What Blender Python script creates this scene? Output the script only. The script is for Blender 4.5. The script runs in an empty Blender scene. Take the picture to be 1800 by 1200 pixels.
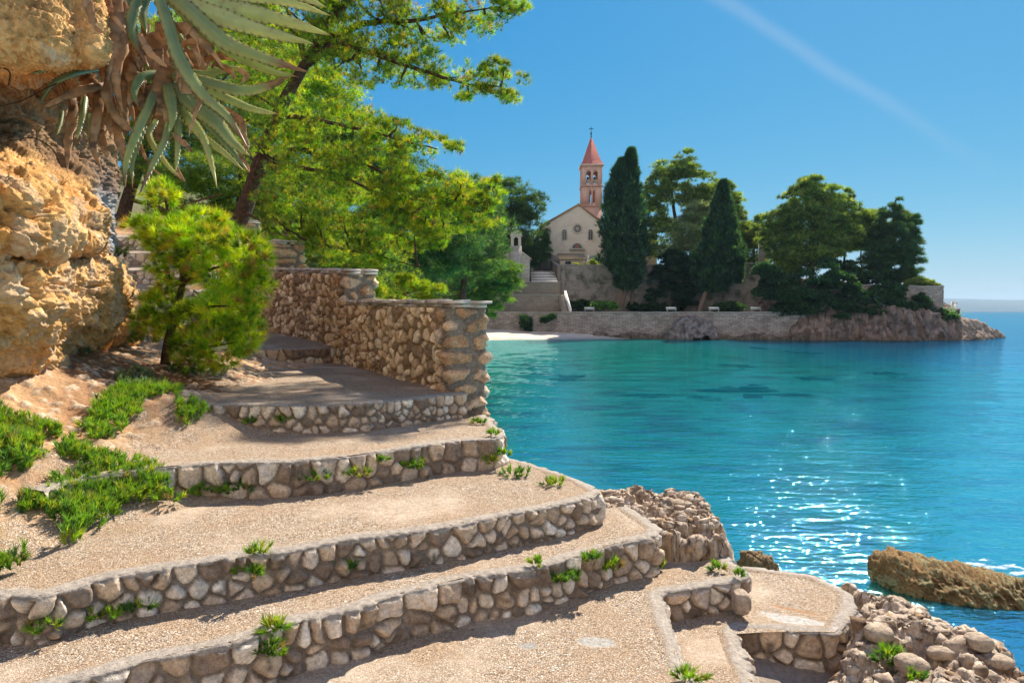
import bpy, math, random
import numpy as np
random.seed(7); RNG = np.random.default_rng(7)
S = bpy.context.scene; COL = S.collection
R = math.radians

# ------------------------------------------------------------------ camera
CAMZ = 4.5; F = 1200.0
PITCH = math.atan(53 / F)
cam_d = bpy.data.cameras.new('camera'); cam = bpy.data.objects.new('camera', cam_d); COL.objects.link(cam)
cam_d.sensor_width = 36; cam_d.lens = 24.0; cam_d.clip_start = .05; cam_d.clip_end = 60000
cam.location = (0, 0, CAMZ); cam.rotation_euler = (R(90) - PITCH, 0, 0)
S.camera = cam
# ------------------------------------------------------------------ sky and sun
SUN_AZ, SUN_EL = R(32), R(45)
W = bpy.data.worlds.new('World'); S.world = W; W.use_nodes = True
nt = W.node_tree; nt.nodes.clear()
def wn(t): return nt.nodes.new(t)
sky = wn('ShaderNodeTexSky'); sky.sky_type = 'NISHITA'; sky.sun_disc = False
sky.sun_elevation = SUN_EL; sky.sun_rotation = SUN_AZ; sky.air_density = 1.0; sky.dust_density = .25; sky.ozone_density = 3.0
hs = wn('ShaderNodeHueSaturation'); hs.inputs['Saturation'].default_value = 1.38; hs.inputs['Value'].default_value = 1.0
hs.inputs['Hue'].default_value = .492
bg = wn('ShaderNodeBackground'); bg.inputs['Strength'].default_value = .10
out = wn('ShaderNodeOutputWorld')
nt.links.new(sky.outputs[0], hs.inputs['Color'])
EXPO = 1.0                           # sky response per channel, as the photograph's (deeper, bluer) development shows it
sp_ = wn('ShaderNodeSeparateColor'); cb_ = wn('ShaderNodeCombineColor'); nt.links.new(hs.outputs[0], sp_.inputs[0])
for i_, (A_, g_) in enumerate(((.34, .88), (.52, .54), (.72, .25))):
    m1 = wn('ShaderNodeMath'); m1.operation = 'MULTIPLY'; m1.inputs[1].default_value = .15; nt.links.new(sp_.outputs[i_], m1.inputs[0])
    m2 = wn('ShaderNodeMath'); m2.operation = 'POWER'; m2.inputs[1].default_value = g_; nt.links.new(m1.outputs[0], m2.inputs[0])
    m3 = wn('ShaderNodeMath'); m3.operation = 'MULTIPLY'; m3.inputs[1].default_value = A_ / 2 ** EXPO / .10; nt.links.new(m2.outputs[0], m3.inputs[0])
    nt.links.new(m3.outputs[0], cb_.inputs[i_])
# thin streak of high cloud: a band along a great circle of the sky
tc = wn('ShaderNodeTexCoord')
def skydir(u, v):
    a = np.array([(u - 900) / F, 1.0, (600 - v) / F]); a /= np.linalg.norm(a)
    c, s = math.cos(PITCH), math.sin(PITCH)
    return np.array([a[0], a[1] * c + a[2] * s, -a[1] * s + a[2] * c])
d1, d2 = skydir(1240, -20), skydir(1640, 235)
nrm = np.cross(d1, d2); nrm /= np.linalg.norm(nrm)
alo = d2 - d1; alo /= np.linalg.norm(alo)
def vdot(vec):
    n = wn('ShaderNodeVectorMath'); n.operation = 'DOT_PRODUCT'; nt.links.new(tc.outputs['Generated'], n.inputs[0]); n.inputs[1].default_value = tuple(vec); return n.outputs['Value']
def wm(op, a, b=None):
    n = wn('ShaderNodeMath'); n.operation = op
    for i, x in enumerate((a, b)):
        if x is None: continue
        if isinstance(x, (int, float)): n.inputs[i].default_value = x
        else: nt.links.new(x, n.inputs[i])
    return n.outputs[0]
wz = wn('ShaderNodeTexNoise'); wz.inputs['Scale'].default_value = 9; wz.inputs['Detail'].default_value = 6
nt.links.new(tc.outputs['Generated'], wz.inputs['Vector'])
dist = wm('ABSOLUTE', wm('ADD', vdot(nrm), wm('MULTIPLY', wm('SUBTRACT', wz.outputs['Fac'], .5), .016)))
al = vdot(alo); a0, a1 = float(alo @ d1), float(alo @ skydir(1560, 184))
band = wn('ShaderNodeMapRange'); band.inputs['From Min'].default_value = 0; band.inputs['From Max'].default_value = .014
band.inputs['To Min'].default_value = 1; band.inputs['To Max'].default_value = 0; band.interpolation_type = 'SMOOTHSTEP'
nt.links.new(dist, band.inputs['Value'])
fade = wn('ShaderNodeMapRange'); fade.inputs['From Min'].default_value = a1 - .06; fade.inputs['From Max'].default_value = a1 + .16
fade.inputs['To Min'].default_value = 1; fade.inputs['To Max'].default_value = 0; nt.links.new(al, fade.inputs['Value'])
mixc = wn('ShaderNodeMix'); mixc.data_type = 'RGBA'
nt.links.new(wm('MULTIPLY', wm('MULTIPLY', band.outputs[0], fade.outputs[0]), .15), mixc.inputs['Factor'])
nt.links.new(cb_.outputs[0], mixc.inputs['A']); mixc.inputs['B'].default_value = (3.4, 3.8, 4.4, 1)
cl = wn('ShaderNodeMix'); cl.data_type = 'RGBA'; nt.links.new(mixc.outputs['Result'], cl.inputs['A'])   # bright warm veil behind the viewer, unseen, added to fill the shaded faces
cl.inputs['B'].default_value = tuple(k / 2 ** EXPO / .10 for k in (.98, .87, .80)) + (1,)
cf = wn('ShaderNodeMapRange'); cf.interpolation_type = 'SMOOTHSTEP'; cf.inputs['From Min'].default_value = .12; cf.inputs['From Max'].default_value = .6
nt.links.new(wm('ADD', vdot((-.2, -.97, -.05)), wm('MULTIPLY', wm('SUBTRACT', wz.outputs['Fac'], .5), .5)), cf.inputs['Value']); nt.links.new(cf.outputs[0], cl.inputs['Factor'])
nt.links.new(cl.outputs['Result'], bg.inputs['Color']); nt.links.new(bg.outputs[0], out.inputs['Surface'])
sun_d = bpy.data.lights.new('sun', 'SUN'); sun_d.energy = 4.8; sun_d.angle = R(.5); sun_d.color = (1, .90, .74)
sun = bpy.data.objects.new('sun', sun_d); COL.objects.link(sun)
sun.rotation_euler = (R(90) - SUN_EL, 0, -SUN_AZ + math.pi)
S.view_settings.view_transform = 'Standard'; S.view_settings.look = 'None'; S.view_settings.gamma = 1
S.view_settings.use_curve_mapping = False; S.view_settings.exposure = EXPO
S.cycles.use_denoising = True; S.cycles.max_bounces = 6; S.cycles.diffuse_bounces = 4; S.cycles.transparent_max_bounces = 12
S.cycles.volume_bounces = 0; S.cycles.sample_clamp_indirect = 6

# ------------------------------------------------------------------ geometry helpers
cP, sP = math.cos(PITCH), math.sin(PITCH)
def ray(u, v):
    x, z = (u - 900) / F, (600 - v) / F
    return np.array([x, cP + z * sP, -sP + z * cP])
def P(u, v, Y):                      # point seen at photo pixel (u,v) at world distance Y
    r = ray(u, v); return np.array([0, 0, CAMZ]) + r * (Y / r[1])
def G(u, v, zr):                     # point seen at (u,v) on the level zr below the eye
    r = ray(u, v); return np.array([0, 0, CAMZ]) + r * (zr / r[2])
def lerp(a, b, t): return a + (b - a) * t
def h3(ix, iy, iz, sd):
    h = (ix.astype(np.int64) * 374761393 + iy.astype(np.int64) * 668265263 + iz.astype(np.int64) * 2147483647 + sd * 974634777) & 0xffffffff
    h = ((h ^ (h >> 13)) * 1274126177) & 0xffffffff
    h = ((h ^ (h >> 16)) * 2246822519) & 0xffffffff
    return ((h ^ (h >> 15)) & 0xffffff) / float(0xffffff)
def vnoise(p, sd=0):
    i = np.floor(p).astype(np.int64); f = p - i; f = f * f * (3 - 2 * f)
    x, y, z = i[:, 0], i[:, 1], i[:, 2]; r = 0
    for dx in (0, 1):
        for dy in (0, 1):
            for dz in (0, 1):
                w = (f[:, 0] if dx else 1 - f[:, 0]) * (f[:, 1] if dy else 1 - f[:, 1]) * (f[:, 2] if dz else 1 - f[:, 2])
                r = r + w * h3(x + dx, y + dy, z + dz, sd)
    return r * 2 - 1
def fbm(p, sc=1., oc=4, sd=0, gain=.5, ridge=False):
    p = np.asarray(p, float) * sc; a = 1.; r = 0; tot = 0
    for k in range(oc):
        n = vnoise(p + 13.7 * k, sd + k)
        if ridge: n = 1 - 2 * np.abs(n)
        r = r + a * n; tot += a; a *= gain; p = p * 2.03
    return r / tot
def p3(x, y, z=None): return np.stack([x, y, np.zeros_like(x) if z is None else z], -1)
def unit(v): return v / np.maximum(np.linalg.norm(v, axis=-1, keepdims=True), 1e-9)
def link(o, parent=None):
    COL.objects.link(o)
    if parent is not None: o.parent = parent
    return o
def props(o, label=None, cat=None, group=None, kind=None):
    for k, v in (('label', label), ('category', cat), ('group', group), ('kind', kind)):
        if v: o[k] = v
    return o
def mesh(name, V, Fc, mat, parent=None, col=None, smooth=False, attrs=None, org=None):
    V = np.asarray(V, np.float64); Fc = np.asarray(Fc, np.int32)
    me = bpy.data.meshes.new(name); n, k = Fc.shape
    if parent is not None and org is None: V = V - np.array(parent.location)
    if org is not None: V = V - np.array(org)
    me.vertices.add(len(V)); me.vertices.foreach_set('co', V.astype(np.float32).ravel())
    me.loops.add(n * k); me.loops.foreach_set('vertex_index', Fc.ravel())
    me.polygons.add(n); me.polygons.foreach_set('loop_start', np.arange(0, n * k, k, dtype=np.int32))
    if smooth: me.polygons.foreach_set('use_smooth', np.ones(n, bool))
    me.update(calc_edges=True)
    if col is not None:
        c = np.ones((len(V), 4), np.float32); c[:, :3] = col
        a = me.color_attributes.new('Col', 'FLOAT_COLOR', 'POINT'); a.data.foreach_set('color', c.ravel())
    for nm, arr in (attrs or {}).items():
        a = me.attributes.new(nm, 'FLOAT', 'POINT'); a.data.foreach_set('value', np.asarray(arr, np.float32).ravel())
    me.materials.append(mat)
    o = bpy.data.objects.new(name, me)
    if parent is None and org is not None: o.location = org
    return link(o, parent)
def grid_faces(nr, nc, close=False):
    i = np.arange(nr * nc).reshape(nr, nc)
    if close: i = np.concatenate([i, i[:, :1]], 1)
    return np.stack([i[:-1, :-1], i[1:, :-1], i[1:, 1:], i[:-1, 1:]], -1).reshape(-1, 4)
def empty(name, loc, label, cat, group=None):
    o = bpy.data.objects.new(name, None); o.location = tuple(float(c) for c in loc); link(o); o.empty_display_size = .2
    return props(o, label, cat, group)
class MB:                             # collects quads of boxes, prisms and tubes into one mesh
    def __init__(s): s.V = []; s.F = []; s.n = 0
    def add(s, V, Fq):
        V = np.asarray(V, float); s.V.append(V); s.F.append(np.asarray(Fq) + s.n); s.n += len(V)
    def box(s, x0, x1, y0, y1, z0, z1, rot=0, c=None):
        V = np.array([[x, y, z] for z in (z0, z1) for y in (y0, y1) for x in (x0, x1)], float)
        if rot:
            c = np.array([(x0 + x1) / 2, (y0 + y1) / 2]) if c is None else np.array(c); d = V[:, :2] - c
            V[:, 0] = c[0] + d[:, 0] * math.cos(rot) - d[:, 1] * math.sin(rot); V[:, 1] = c[1] + d[:, 0] * math.sin(rot) + d[:, 1] * math.cos(rot)
        s.add(V, [[0, 2, 3, 1], [4, 5, 7, 6], [0, 1, 5, 4], [1, 3, 7, 5], [3, 2, 6, 7], [2, 0, 4, 6]])
    def tube(s, pts, rad, n=8, cap=True):
        pts = np.asarray(pts, float); m = len(pts); rad = np.broadcast_to(np.asarray(rad, float), (m,))
        T = unit(np.gradient(pts, axis=0)); ref = np.array([0, 0, 1.]) if abs(T[:, 2]).mean() < .9 else np.array([1., 0, 0])
        A = unit(np.cross(T, ref)); B = np.cross(T, A); th = np.arange(n) * 2 * math.pi / n
        V = pts[:, None] + rad[:, None, None] * (np.cos(th)[None, :, None] * A[:, None] + np.sin(th)[None, :, None] * B[:, None])
        s.add(V.reshape(-1, 3), grid_faces(m, n, True))
        if cap:
            for r_, e in ((0, pts[0]), (m - 1, pts[-1])):
                ring = V[r_]; s.add(np.vstack([ring, [e]]), [[i, (i + 1) % n, n, n] for i in range(n)])
    def lathe(s, c, prof, n=16, sq=None):
        th = np.arange(n) * 2 * math.pi / n + (math.pi / n if sq else 0)
        k = 1 / math.cos(math.pi / n) if sq else 1
        V = np.array([[c[0] + r * k * math.cos(t), c[1] + r * k * math.sin(t), c[2] + z] for r, z in prof for t in th])
        s.add(V, grid_faces(len(prof), n, True))
    def build(s, name, mat, parent=None, smooth=False, col=None):
        V = np.vstack(s.V); Fq = np.vstack(s.F)
        # degenerate quads (tube caps) become triangles through from_pydata-free split
        me_o = None
        tri = Fq[:, 2] == Fq[:, 3]
        if tri.any():
            fl = [tuple(f[:3]) if t else tuple(f) for f, t in zip(Fq.tolist(), tri)]
            if parent is not None: V = V - np.array(parent.location)
            me = bpy.data.meshes.new(name); me.from_pydata(V.tolist(), [], fl); me.update()
            if smooth: me.polygons.foreach_set('use_smooth', np.ones(len(fl), bool))
            if col is not None:
                a = me.color_attributes.new('Col', 'FLOAT_COLOR', 'POINT'); a.data.foreach_set('color', np.tile(np.array([*col, 1], np.float32), len(V)))
            me.materials.append(mat); return link(bpy.data.objects.new(name, me), parent)
        return mesh(name, V, Fq, mat, parent, smooth=smooth, col=None if col is None else np.tile(np.array(col), (len(V), 1)))
def arch_poly(cx, w, z0, z1, n=10):   # outline of a round-headed opening (x,z)
    r = w / 2; zc = z1 - r
    pts = [(cx - r, z0), (cx + r, z0)] + [(cx + r * math.cos(t), zc + r * math.sin(t)) for t in np.linspace(0, math.pi, n)]
    return pts
def prism(mb, poly, y0, y1):          # extrude an (x,z) polygon along y, capped with a fan
    n = len(poly); c = np.mean(poly, 0)
    V = [[x, y0, z] for x, z in poly] + [[x, y1, z] for x, z in poly] + [[c[0], y0, c[1]], [c[0], y1, c[1]]]
    Fq = [[i, (i + 1) % n, n + (i + 1) % n, n + i] for i in range(n)]
    Fq += [[(i + 1) % n, i, 2 * n, 2 * n] for i in range(n)] + [[n + i, n + (i + 1) % n, 2 * n + 1, 2 * n + 1] for i in range(n)]
    mb.add(V, Fq)
def ring_prism(mb, outer, inner, y0, y1):
    n = len(outer); V = [[x, y0, z] for x, z in outer] + [[x, y0, z] for x, z in inner] + [[x, y1, z] for x, z in outer] + [[x, y1, z] for x, z in inner]
    Fq = []
    for i in range(n):
        j = (i + 1) % n
        Fq += [[i, j, n + j, n + i], [2 * n + j, 2 * n + i, 3 * n + i, 3 * n + j], [j, i, 2 * n + i, 2 * n + j], [n + i, n + j, 3 * n + j, 3 * n + i]]
    mb.add(V, Fq)

# ------------------------------------------------------------------ materials
class NT:
    def __init__(s, name):
        s.m = bpy.data.materials.new(name); s.m.use_nodes = True; s.t = s.m.node_tree; s.t.nodes.clear()
        s.geo = s.n('ShaderNodeNewGeometry')
    def n(s, t): return s.t.nodes.new(t)
    def l(s, a, b): s.t.links.new(a, b)
    def setv(s, inp, x):
        if x is None: return
        if isinstance(x, bpy.types.NodeSocket): s.l(x, inp)
        elif isinstance(x, tuple) and len(x) == 3 and inp.type == 'RGBA': inp.default_value = (*x, 1)
        else: inp.default_value = x
    def pos(s, scale=(1, 1, 1), rz=0):
        m = s.n('ShaderNodeMapping'); s.l(s.geo.outputs['Position'], m.inputs['Vector']); m.inputs['Scale'].default_value = scale; m.inputs['Rotation'].default_value = (0, 0, rz); return m.outputs[0]
    def noise(s, sc, det=4, vec=None, rough=.5, dist=0):
        n = s.n('ShaderNodeTexNoise'); n.inputs['Scale'].default_value = sc; n.inputs['Detail'].default_value = det
        n.inputs['Roughness'].default_value = rough; n.inputs['Distortion'].default_value = dist
        s.l(vec if vec is not None else s.geo.outputs['Position'], n.inputs['Vector']); return n
    def vor(s, sc, vec=None, feat='F1', rnd=1):
        n = s.n('ShaderNodeTexVoronoi'); n.feature = feat; n.inputs['Scale'].default_value = sc; n.inputs['Randomness'].default_value = rnd
        s.l(vec if vec is not None else s.geo.outputs['Position'], n.inputs['Vector']); return n
    def ramp(s, fac, stops, interp='LINEAR'):
        n = s.n('ShaderNodeValToRGB'); n.color_ramp.interpolation = interp; e = n.color_ramp.elements
        while len(e) < len(stops): e.new(.5)
        for k, (p_, c) in zip(e, stops): k.position = p_; k.color = (*c, 1) if len(c) == 3 else c
        s.l(fac, n.inputs['Fac']); return n.outputs[0]
    def mix(s, a, b, f, mode='MIX'):
        n = s.n('ShaderNodeMix'); n.data_type = 'RGBA'; n.blend_type = mode
        s.setv(n.inputs['Factor'], f); s.setv(n.inputs['A'], a); s.setv(n.inputs['B'], b); return n.outputs['Result']
    def math(s, op, a, b=None, c=None):
        n = s.n('ShaderNodeMath'); n.operation = op
        for i, x in enumerate((a, b, c)): s.setv(n.inputs[i], x)
        return n.outputs[0]
    def mr(s, v, a, b, c=0., d=1.):
        n = s.n('ShaderNodeMapRange'); s.setv(n.inputs['Value'], v)
        for k, x in zip(('From Min', 'From Max', 'To Min', 'To Max'), (a, b, c, d)): n.inputs[k].default_value = x
        return n.outputs[0]
    def attr(s, name, col=True):
        n = s.n('ShaderNodeAttribute'); n.attribute_name = name; return n.outputs['Color' if col else 'Fac']
    def bump(s, h, dist, strength=1., nrm=None):
        n = s.n('ShaderNodeBump'); n.inputs['Distance'].default_value = dist; n.inputs['Strength'].default_value = strength
        s.l(h, n.inputs['Height'])
        if nrm is not None: s.l(nrm, n.inputs['Normal'])
        return n.outputs[0]
    def done(s, col, rough=.85, nrm=None, spec=.3, extra=None):
        b = s.n('ShaderNodeBsdfPrincipled'); s.setv(b.inputs['Base Color'], col); s.setv(b.inputs['Roughness'], rough)
        b.inputs['Specular IOR Level'].default_value = spec
        if nrm is not None: s.l(nrm, b.inputs['Normal'])
        o = s.n('ShaderNodeOutputMaterial'); s.l(b.outputs[0], o.inputs['Surface']); return s.m

def mat_masonry():                    # steps: stones and cement (vertex colour) and exposed pebble floor (attribute peb)
    t = NT('pebble_masonry'); c = t.attr('Col'); pb = t.attr('peb', False)
    n1 = t.noise(38, 5, rough=.65); n2 = t.noise(9, 4); n3 = t.noise(140, 2)
    v = t.mr(n1.outputs['Fac'], .3, .72, .62, 1.28)
    stone = t.mix(c, t.n('ShaderNodeCombineColor').outputs[0], 0)
    vm = t.n('ShaderNodeVectorMath'); vm.operation = 'SCALE'; t.l(c, vm.inputs[0]); t.l(v, vm.inputs['Scale'])
    pit = t.mr(n3.outputs['Fac'], .56, .68, 1, .62)
    vm2 = t.n('ShaderNodeVectorMath'); vm2.operation = 'SCALE'; t.l(vm.outputs[0], vm2.inputs[0]); t.l(pit, vm2.inputs['Scale'])
    warp = t.n('ShaderNodeVectorMath'); warp.operation = 'ADD'
    wv = t.n('ShaderNodeVectorMath'); wv.operation = 'SCALE'; t.l(t.noise(30, 2).outputs['Color'], wv.inputs[0]); wv.inputs['Scale'].default_value = .02
    t.l(t.geo.outputs['Position'], warp.inputs[0]); t.l(wv.outputs[0], warp.inputs[1])
    m2 = t.n('ShaderNodeMapping'); m2.inputs['Scale'].default_value = (1, 1.25, .6); t.l(warp.outputs[0], m2.inputs['Vector'])
    vo = t.vor(78, m2.outputs[0]); ve = t.vor(78, m2.outputs[0], 'DISTANCE_TO_EDGE')
    sep = t.n('ShaderNodeSeparateColor'); t.l(vo.outputs['Color'], sep.inputs[0])
    peb = t.ramp(sep.outputs[0], [(0, (.14, .09, .06)), (.10, (.44, .31, .21)), (.4, (.58, .44, .32)), (.66, (.68, .54, .41)), (.85, (.52, .46, .40)), (1, (.84, .76, .66))])
    gapm = t.mr(ve.outputs['Distance'], .02, .13, 0, 1)
    big = t.noise(2.1, 5, rough=.6); dirt = t.mr(big.outputs['Fac'], .42, .62, 0, .5)
    peb = t.mix(t.mix((.30, .215, .15), peb, gapm), (.48, .32, .20), dirt)
    dark = t.noise(70, 3, t.pos((1, 1.6, 1))); peb = t.mix(peb, (.10, .065, .042), t.mr(dark.outputs['Fac'], .57, .66, 0, .75))
    col = t.mix(vm2.outputs[0], peb, pb)
    h = t.math('ADD', t.math('MULTIPLY', n1.outputs['Fac'], .6), t.math('MULTIPLY', n3.outputs['Fac'], .25))
    hp = t.math('ADD', t.math('MULTIPLY', gapm, .7), t.math('MULTIPLY', dark.outputs['Fac'], -.8))
    hm = t.n('ShaderNodeMix'); hm.data_type = 'FLOAT'; t.l(pb, hm.inputs['Factor']); t.l(h, hm.inputs['A']); t.l(hp, hm.inputs['B'])
    return t.done(col, .88, t.bump(hm.outputs['Result'], .012, .9), .25)
def mat_colrock(name, bumpd=.03, sc=14, c_mul=(.6, 1.3)):
    t = NT(name); c = t.attr('Col'); n1 = t.noise(sc, 7, rough=.68); n2 = t.noise(sc * 4.5, 4, rough=.6)
    vm = t.n('ShaderNodeVectorMath'); vm.operation = 'SCALE'; t.l(c, vm.inputs[0]); t.l(t.mr(n1.outputs['Fac'], .3, .7, *c_mul), vm.inputs['Scale'])
    h = t.math('ADD', n1.outputs['Fac'], t.math('MULTIPLY', n2.outputs['Fac'], .4))
    return t.done(vm.outputs[0], .9, t.bump(h, bumpd, 1.), .2)
def mat_leaf(name, trans=.5, rough=.5, tint=(1.25, 1.2, .45)):
    t = NT(name); c = t.attr('Col')
    d = t.n('ShaderNodeBsdfDiffuse'); t.l(c, d.inputs['Color'])
    tr = t.n('ShaderNodeBsdfTranslucent'); vm = t.n('ShaderNodeVectorMath'); vm.operation = 'MULTIPLY'
    t.l(c, vm.inputs[0]); vm.inputs[1].default_value = tint; t.l(vm.outputs[0], tr.inputs['Color'])
    g = t.n('ShaderNodeBsdfGlossy'); g.inputs['Roughness'].default_value = rough; g.inputs['Color'].default_value = (.8, .8, .8, 1)
    a = t.n('ShaderNodeMixShader'); a.inputs[0].default_value = trans; t.l(d.outputs[0], a.inputs[1]); t.l(tr.outputs[0], a.inputs[2])
    b = t.n('ShaderNodeMixShader'); b.inputs[0].default_value = .04; t.l(a.outputs[0], b.inputs[1]); t.l(g.outputs[0], b.inputs[2])
    o = t.n('ShaderNodeOutputMaterial'); t.l(b.outputs[0], o.inputs['Surface']); return t.m
def mat_bark(name, c0, c1):
    t = NT(name); v = t.vor(9, t.pos((3, 3, .8))); n = t.noise(12, 5)
    col = t.mix(t.ramp(n.outputs['Fac'], [(.3, c0), (.7, c1)]), c0, t.mr(v.outputs['Distance'], .1, .6, .0, .6))
    return t.done(col, .95, t.bump(v.outputs['Distance'], .03, .9), .1)
def mat_wall(name, base, dark, bw, bh, mortar, stain=(.10, .10, .07), stainamt=.4, rough_bricks=True, axis='xz', ssc=.5):
    t = NT(name)
    sp = t.n('ShaderNodeSeparateXYZ'); t.l(t.geo.outputs['Position'], sp.inputs[0])
    cb = t.n('ShaderNodeCombineXYZ'); t.l(t.math('ADD', sp.outputs['X'], sp.outputs['Y']) if axis == 'xz' else sp.outputs['Y'], cb.inputs[0]); t.l(sp.outputs['Z'], cb.inputs[1])
    wv = t.n('ShaderNodeVectorMath'); wv.operation = 'SCALE'; t.l(t.noise(1.4, 3).outputs['Color'], wv.inputs[0]); wv.inputs['Scale'].default_value = .22 if rough_bricks else .02
    ad = t.n('ShaderNodeVectorMath'); ad.operation = 'ADD'; t.l(cb.outputs[0], ad.inputs[0]); t.l(wv.outputs[0], ad.inputs[1])
    b = t.n('ShaderNodeTexBrick'); t.l(ad.outputs[0], b.inputs['Vector']); b.inputs['Scale'].default_value = 1
    b.inputs['Brick Width'].default_value = bw; b.inputs['Row Height'].default_value = bh; b.inputs['Mortar Size'].default_value = .025; b.inputs['Mortar Smooth'].default_value = .6
    b.inputs['Bias'].default_value = -.1
    t.setv(b.inputs['Color1'], base); t.setv(b.inputs['Color2'], dark); t.setv(b.inputs['Mortar'], mortar); b.offset = .43
    n = t.noise(ssc, 6, rough=.62); n2 = t.noise(6, 4)
    col = t.mix(b.outputs['Color'], stain, t.mr(n.outputs['Fac'], .48, .66, 0, stainamt))
    vm = t.n('ShaderNodeVectorMath'); vm.operation = 'SCALE'; t.l(col, vm.inputs[0]); t.l(t.mr(n2.outputs['Fac'], .3, .7, .8, 1.15), vm.inputs['Scale'])
    h = t.math('ADD', t.math('MULTIPLY', b.outputs['Fac'], -.6), n2.outputs['Fac'])
    return t.done(vm.outputs[0], .9, t.bump(h, .05, .8), .2)
def mat_plain(name, c, rough=.8, var=.15, sc=8, spec=.3):
    t = NT(name); n = t.noise(sc, 5)
    vm = t.n('ShaderNodeVectorMath'); vm.operation = 'SCALE'; vm.inputs[0].default_value = c
    t.l(t.mr(n.outputs['Fac'], .3, .7, 1 - var, 1 + var), vm.inputs['Scale']); return t.done(vm.outputs[0], rough, t.bump(n.outputs['Fac'], .01, .4), spec)
def mat_tiles(name, c0, c1):
    t = NT(name); w = t.n('ShaderNodeTexWave'); w.inputs['Scale'].default_value = 1.6; w.inputs['Distortion'].default_value = .3; t.l(t.geo.outputs['Position'], w.inputs['Vector'])
    n = t.noise(3, 5); col = t.ramp(n.outputs['Fac'], [(.3, c0), (.7, c1)])
    return t.done(col, .85, t.bump(w.outputs['Fac'], .06, .8), .2)

M_MAS = mat_masonry()
M_SOIL = mat_colrock('soil', .02, 22, (.7, 1.25)); M_CLIFF = mat_colrock('cliff_rock', .04, 17, (.65, 1.4)); M_ROCK = mat_colrock('shore_rock', .02, 26, (.55, 1.35)); M_HEAD = mat_colrock('headland_stone', .5, 1.1, (.35, 1.5))
M_NEEDLE = mat_leaf('pine_needles', .55, tint=(1.6, 1.5, .5)); M_FERN = mat_leaf('succulent_leaves', .42); M_FAR = mat_leaf('far_foliage', .45, tint=(1.9, 1.75, .6))
M_BARK = mat_bark('pine_bark', (.045, .028, .02), (.16, .10, .07)); M_CBARK = mat_bark('cypress_bark', (.12, .08, .06), (.34, .25, .20))
M_SEAW = mat_wall('seawall_stone', (.42, .36, .33), (.27, .225, .21), .75, .30, (.12, .10, .09), (.10, .085, .08), .5)
M_RETW = mat_wall('old_retaining_stone', (.38, .33, .30), (.30, .265, .24), 1.1, .42, (.30, .265, .24), (.035, .05, .03), .8, ssc=.55)
M_TERW = mat_wall('terrace_stone', (.37, .31, .26), (.29, .24, .20), .5, .22, (.16, .13, .11), (.10, .09, .075), .3, False)
M_CHAP = mat_wall('chapel_stone', (.60, .53, .47), (.48, .42, .37), .55, .25, (.32, .28, .25), (.2, .17, .15), .3)
M_CHUR = mat_wall('church_stone', (.84, .73, .64), (.78, .67, .58), 1.2, .45, (.74, .64, .55), (.50, .42, .38), .5, False, ssc=.35)
M_TOW = mat_wall('tower_stone', (.78, .48, .39), (.72, .43, .35), .9, .4, (.55, .33, .27), (.5, .33, .27), .3, False)
M_TILE = mat_tiles('roof_tiles', (.42, .22, .14), (.60, .36, .22)); M_SPIRE = mat_tiles('spire_cladding', (.46, .15, .13), (.56, .20, .17))
M_TRIM = mat_plain('carved_limestone', (.60, .52, .45)); M_GLASS = mat_plain('dark_window', (.03, .035, .045), .25, .3, 3, .6)
M_WHITE = mat_plain('white_marble', (.75, .72, .68)); M_IRON = mat_plain('dark_iron', (.03, .03, .03), .5); M_BRONZE = mat_plain('bell_bronze', (.05, .045, .035), .4)
M_CONC = mat_plain('worn_concrete', (.34, .32, .30), .9, .2, 14)

# ------------------------------------------------------------------ plan helpers
def resample(pts, ds):
    pts = np.asarray(pts, float); seg = np.linalg.norm(np.diff(pts, axis=0), axis=1); s = np.concatenate([[0], np.cumsum(seg)])
    n = max(2, int(s[-1] / ds) + 1); q = np.linspace(0, s[-1], n)
    return np.stack([np.interp(q, s, pts[:, k]) for k in range(pts.shape[1])], 1), q
def smooth_line(p, it=3):
    for _ in range(it): p[1:-1] = .25 * p[:-2] + .5 * p[1:-1] + .25 * p[2:]
    return p
def tps(ctrl):
    c = np.array(ctrl, float); n = len(c)
    def U(r2): return .5 * r2 * np.log(np.maximum(r2, 1e-9))
    d = ((c[:, None, :2] - c[None, :, :2]) ** 2).sum(-1); A = np.zeros((n + 3, n + 3)); A[:n, :n] = U(d) + np.eye(n) * .02
    A[:n, n] = 1; A[:n, n + 1:] = c[:, :2]; A[n:, :n] = A[:n, n:].T
    w = np.linalg.solve(A, np.concatenate([c[:, 2], [0, 0, 0]]))
    def f(x, y):
        o = np.zeros_like(x)
        for i in range(0, len(x), 40000):
            xx, yy = x[i:i + 40000], y[i:i + 40000]
            o[i:i + 40000] = U((xx[:, None] - c[:, 0]) ** 2 + (yy[:, None] - c[:, 1]) ** 2) @ w[:n] + w[n] + w[n + 1] * xx + w[n + 2] * yy
        return o
    return f
def sdist(poly, x, y):                # signed distance to a polygon, negative inside
    poly = np.asarray(poly, float); d = np.full(x.shape, 1e9); ins = np.zeros(x.shape, bool)
    for a, b in zip(poly, np.roll(poly, -1, 0)):
        e = b - a; wx, wy = x - a[0], y - a[1]; t = np.clip((wx * e[0] + wy * e[1]) / max(e @ e, 1e-9), 0, 1)
        d = np.minimum(d, np.hypot(wx - e[0] * t, wy - e[1] * t))
        c = ((a[1] > y) != (b[1] > y)); ins ^= c & (x < (b[0] - a[0]) * (y - a[1]) / (b[1] - a[1] if b[1] != a[1] else 1e-9) + a[0])
    return np.where(ins, -d, d)

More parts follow.
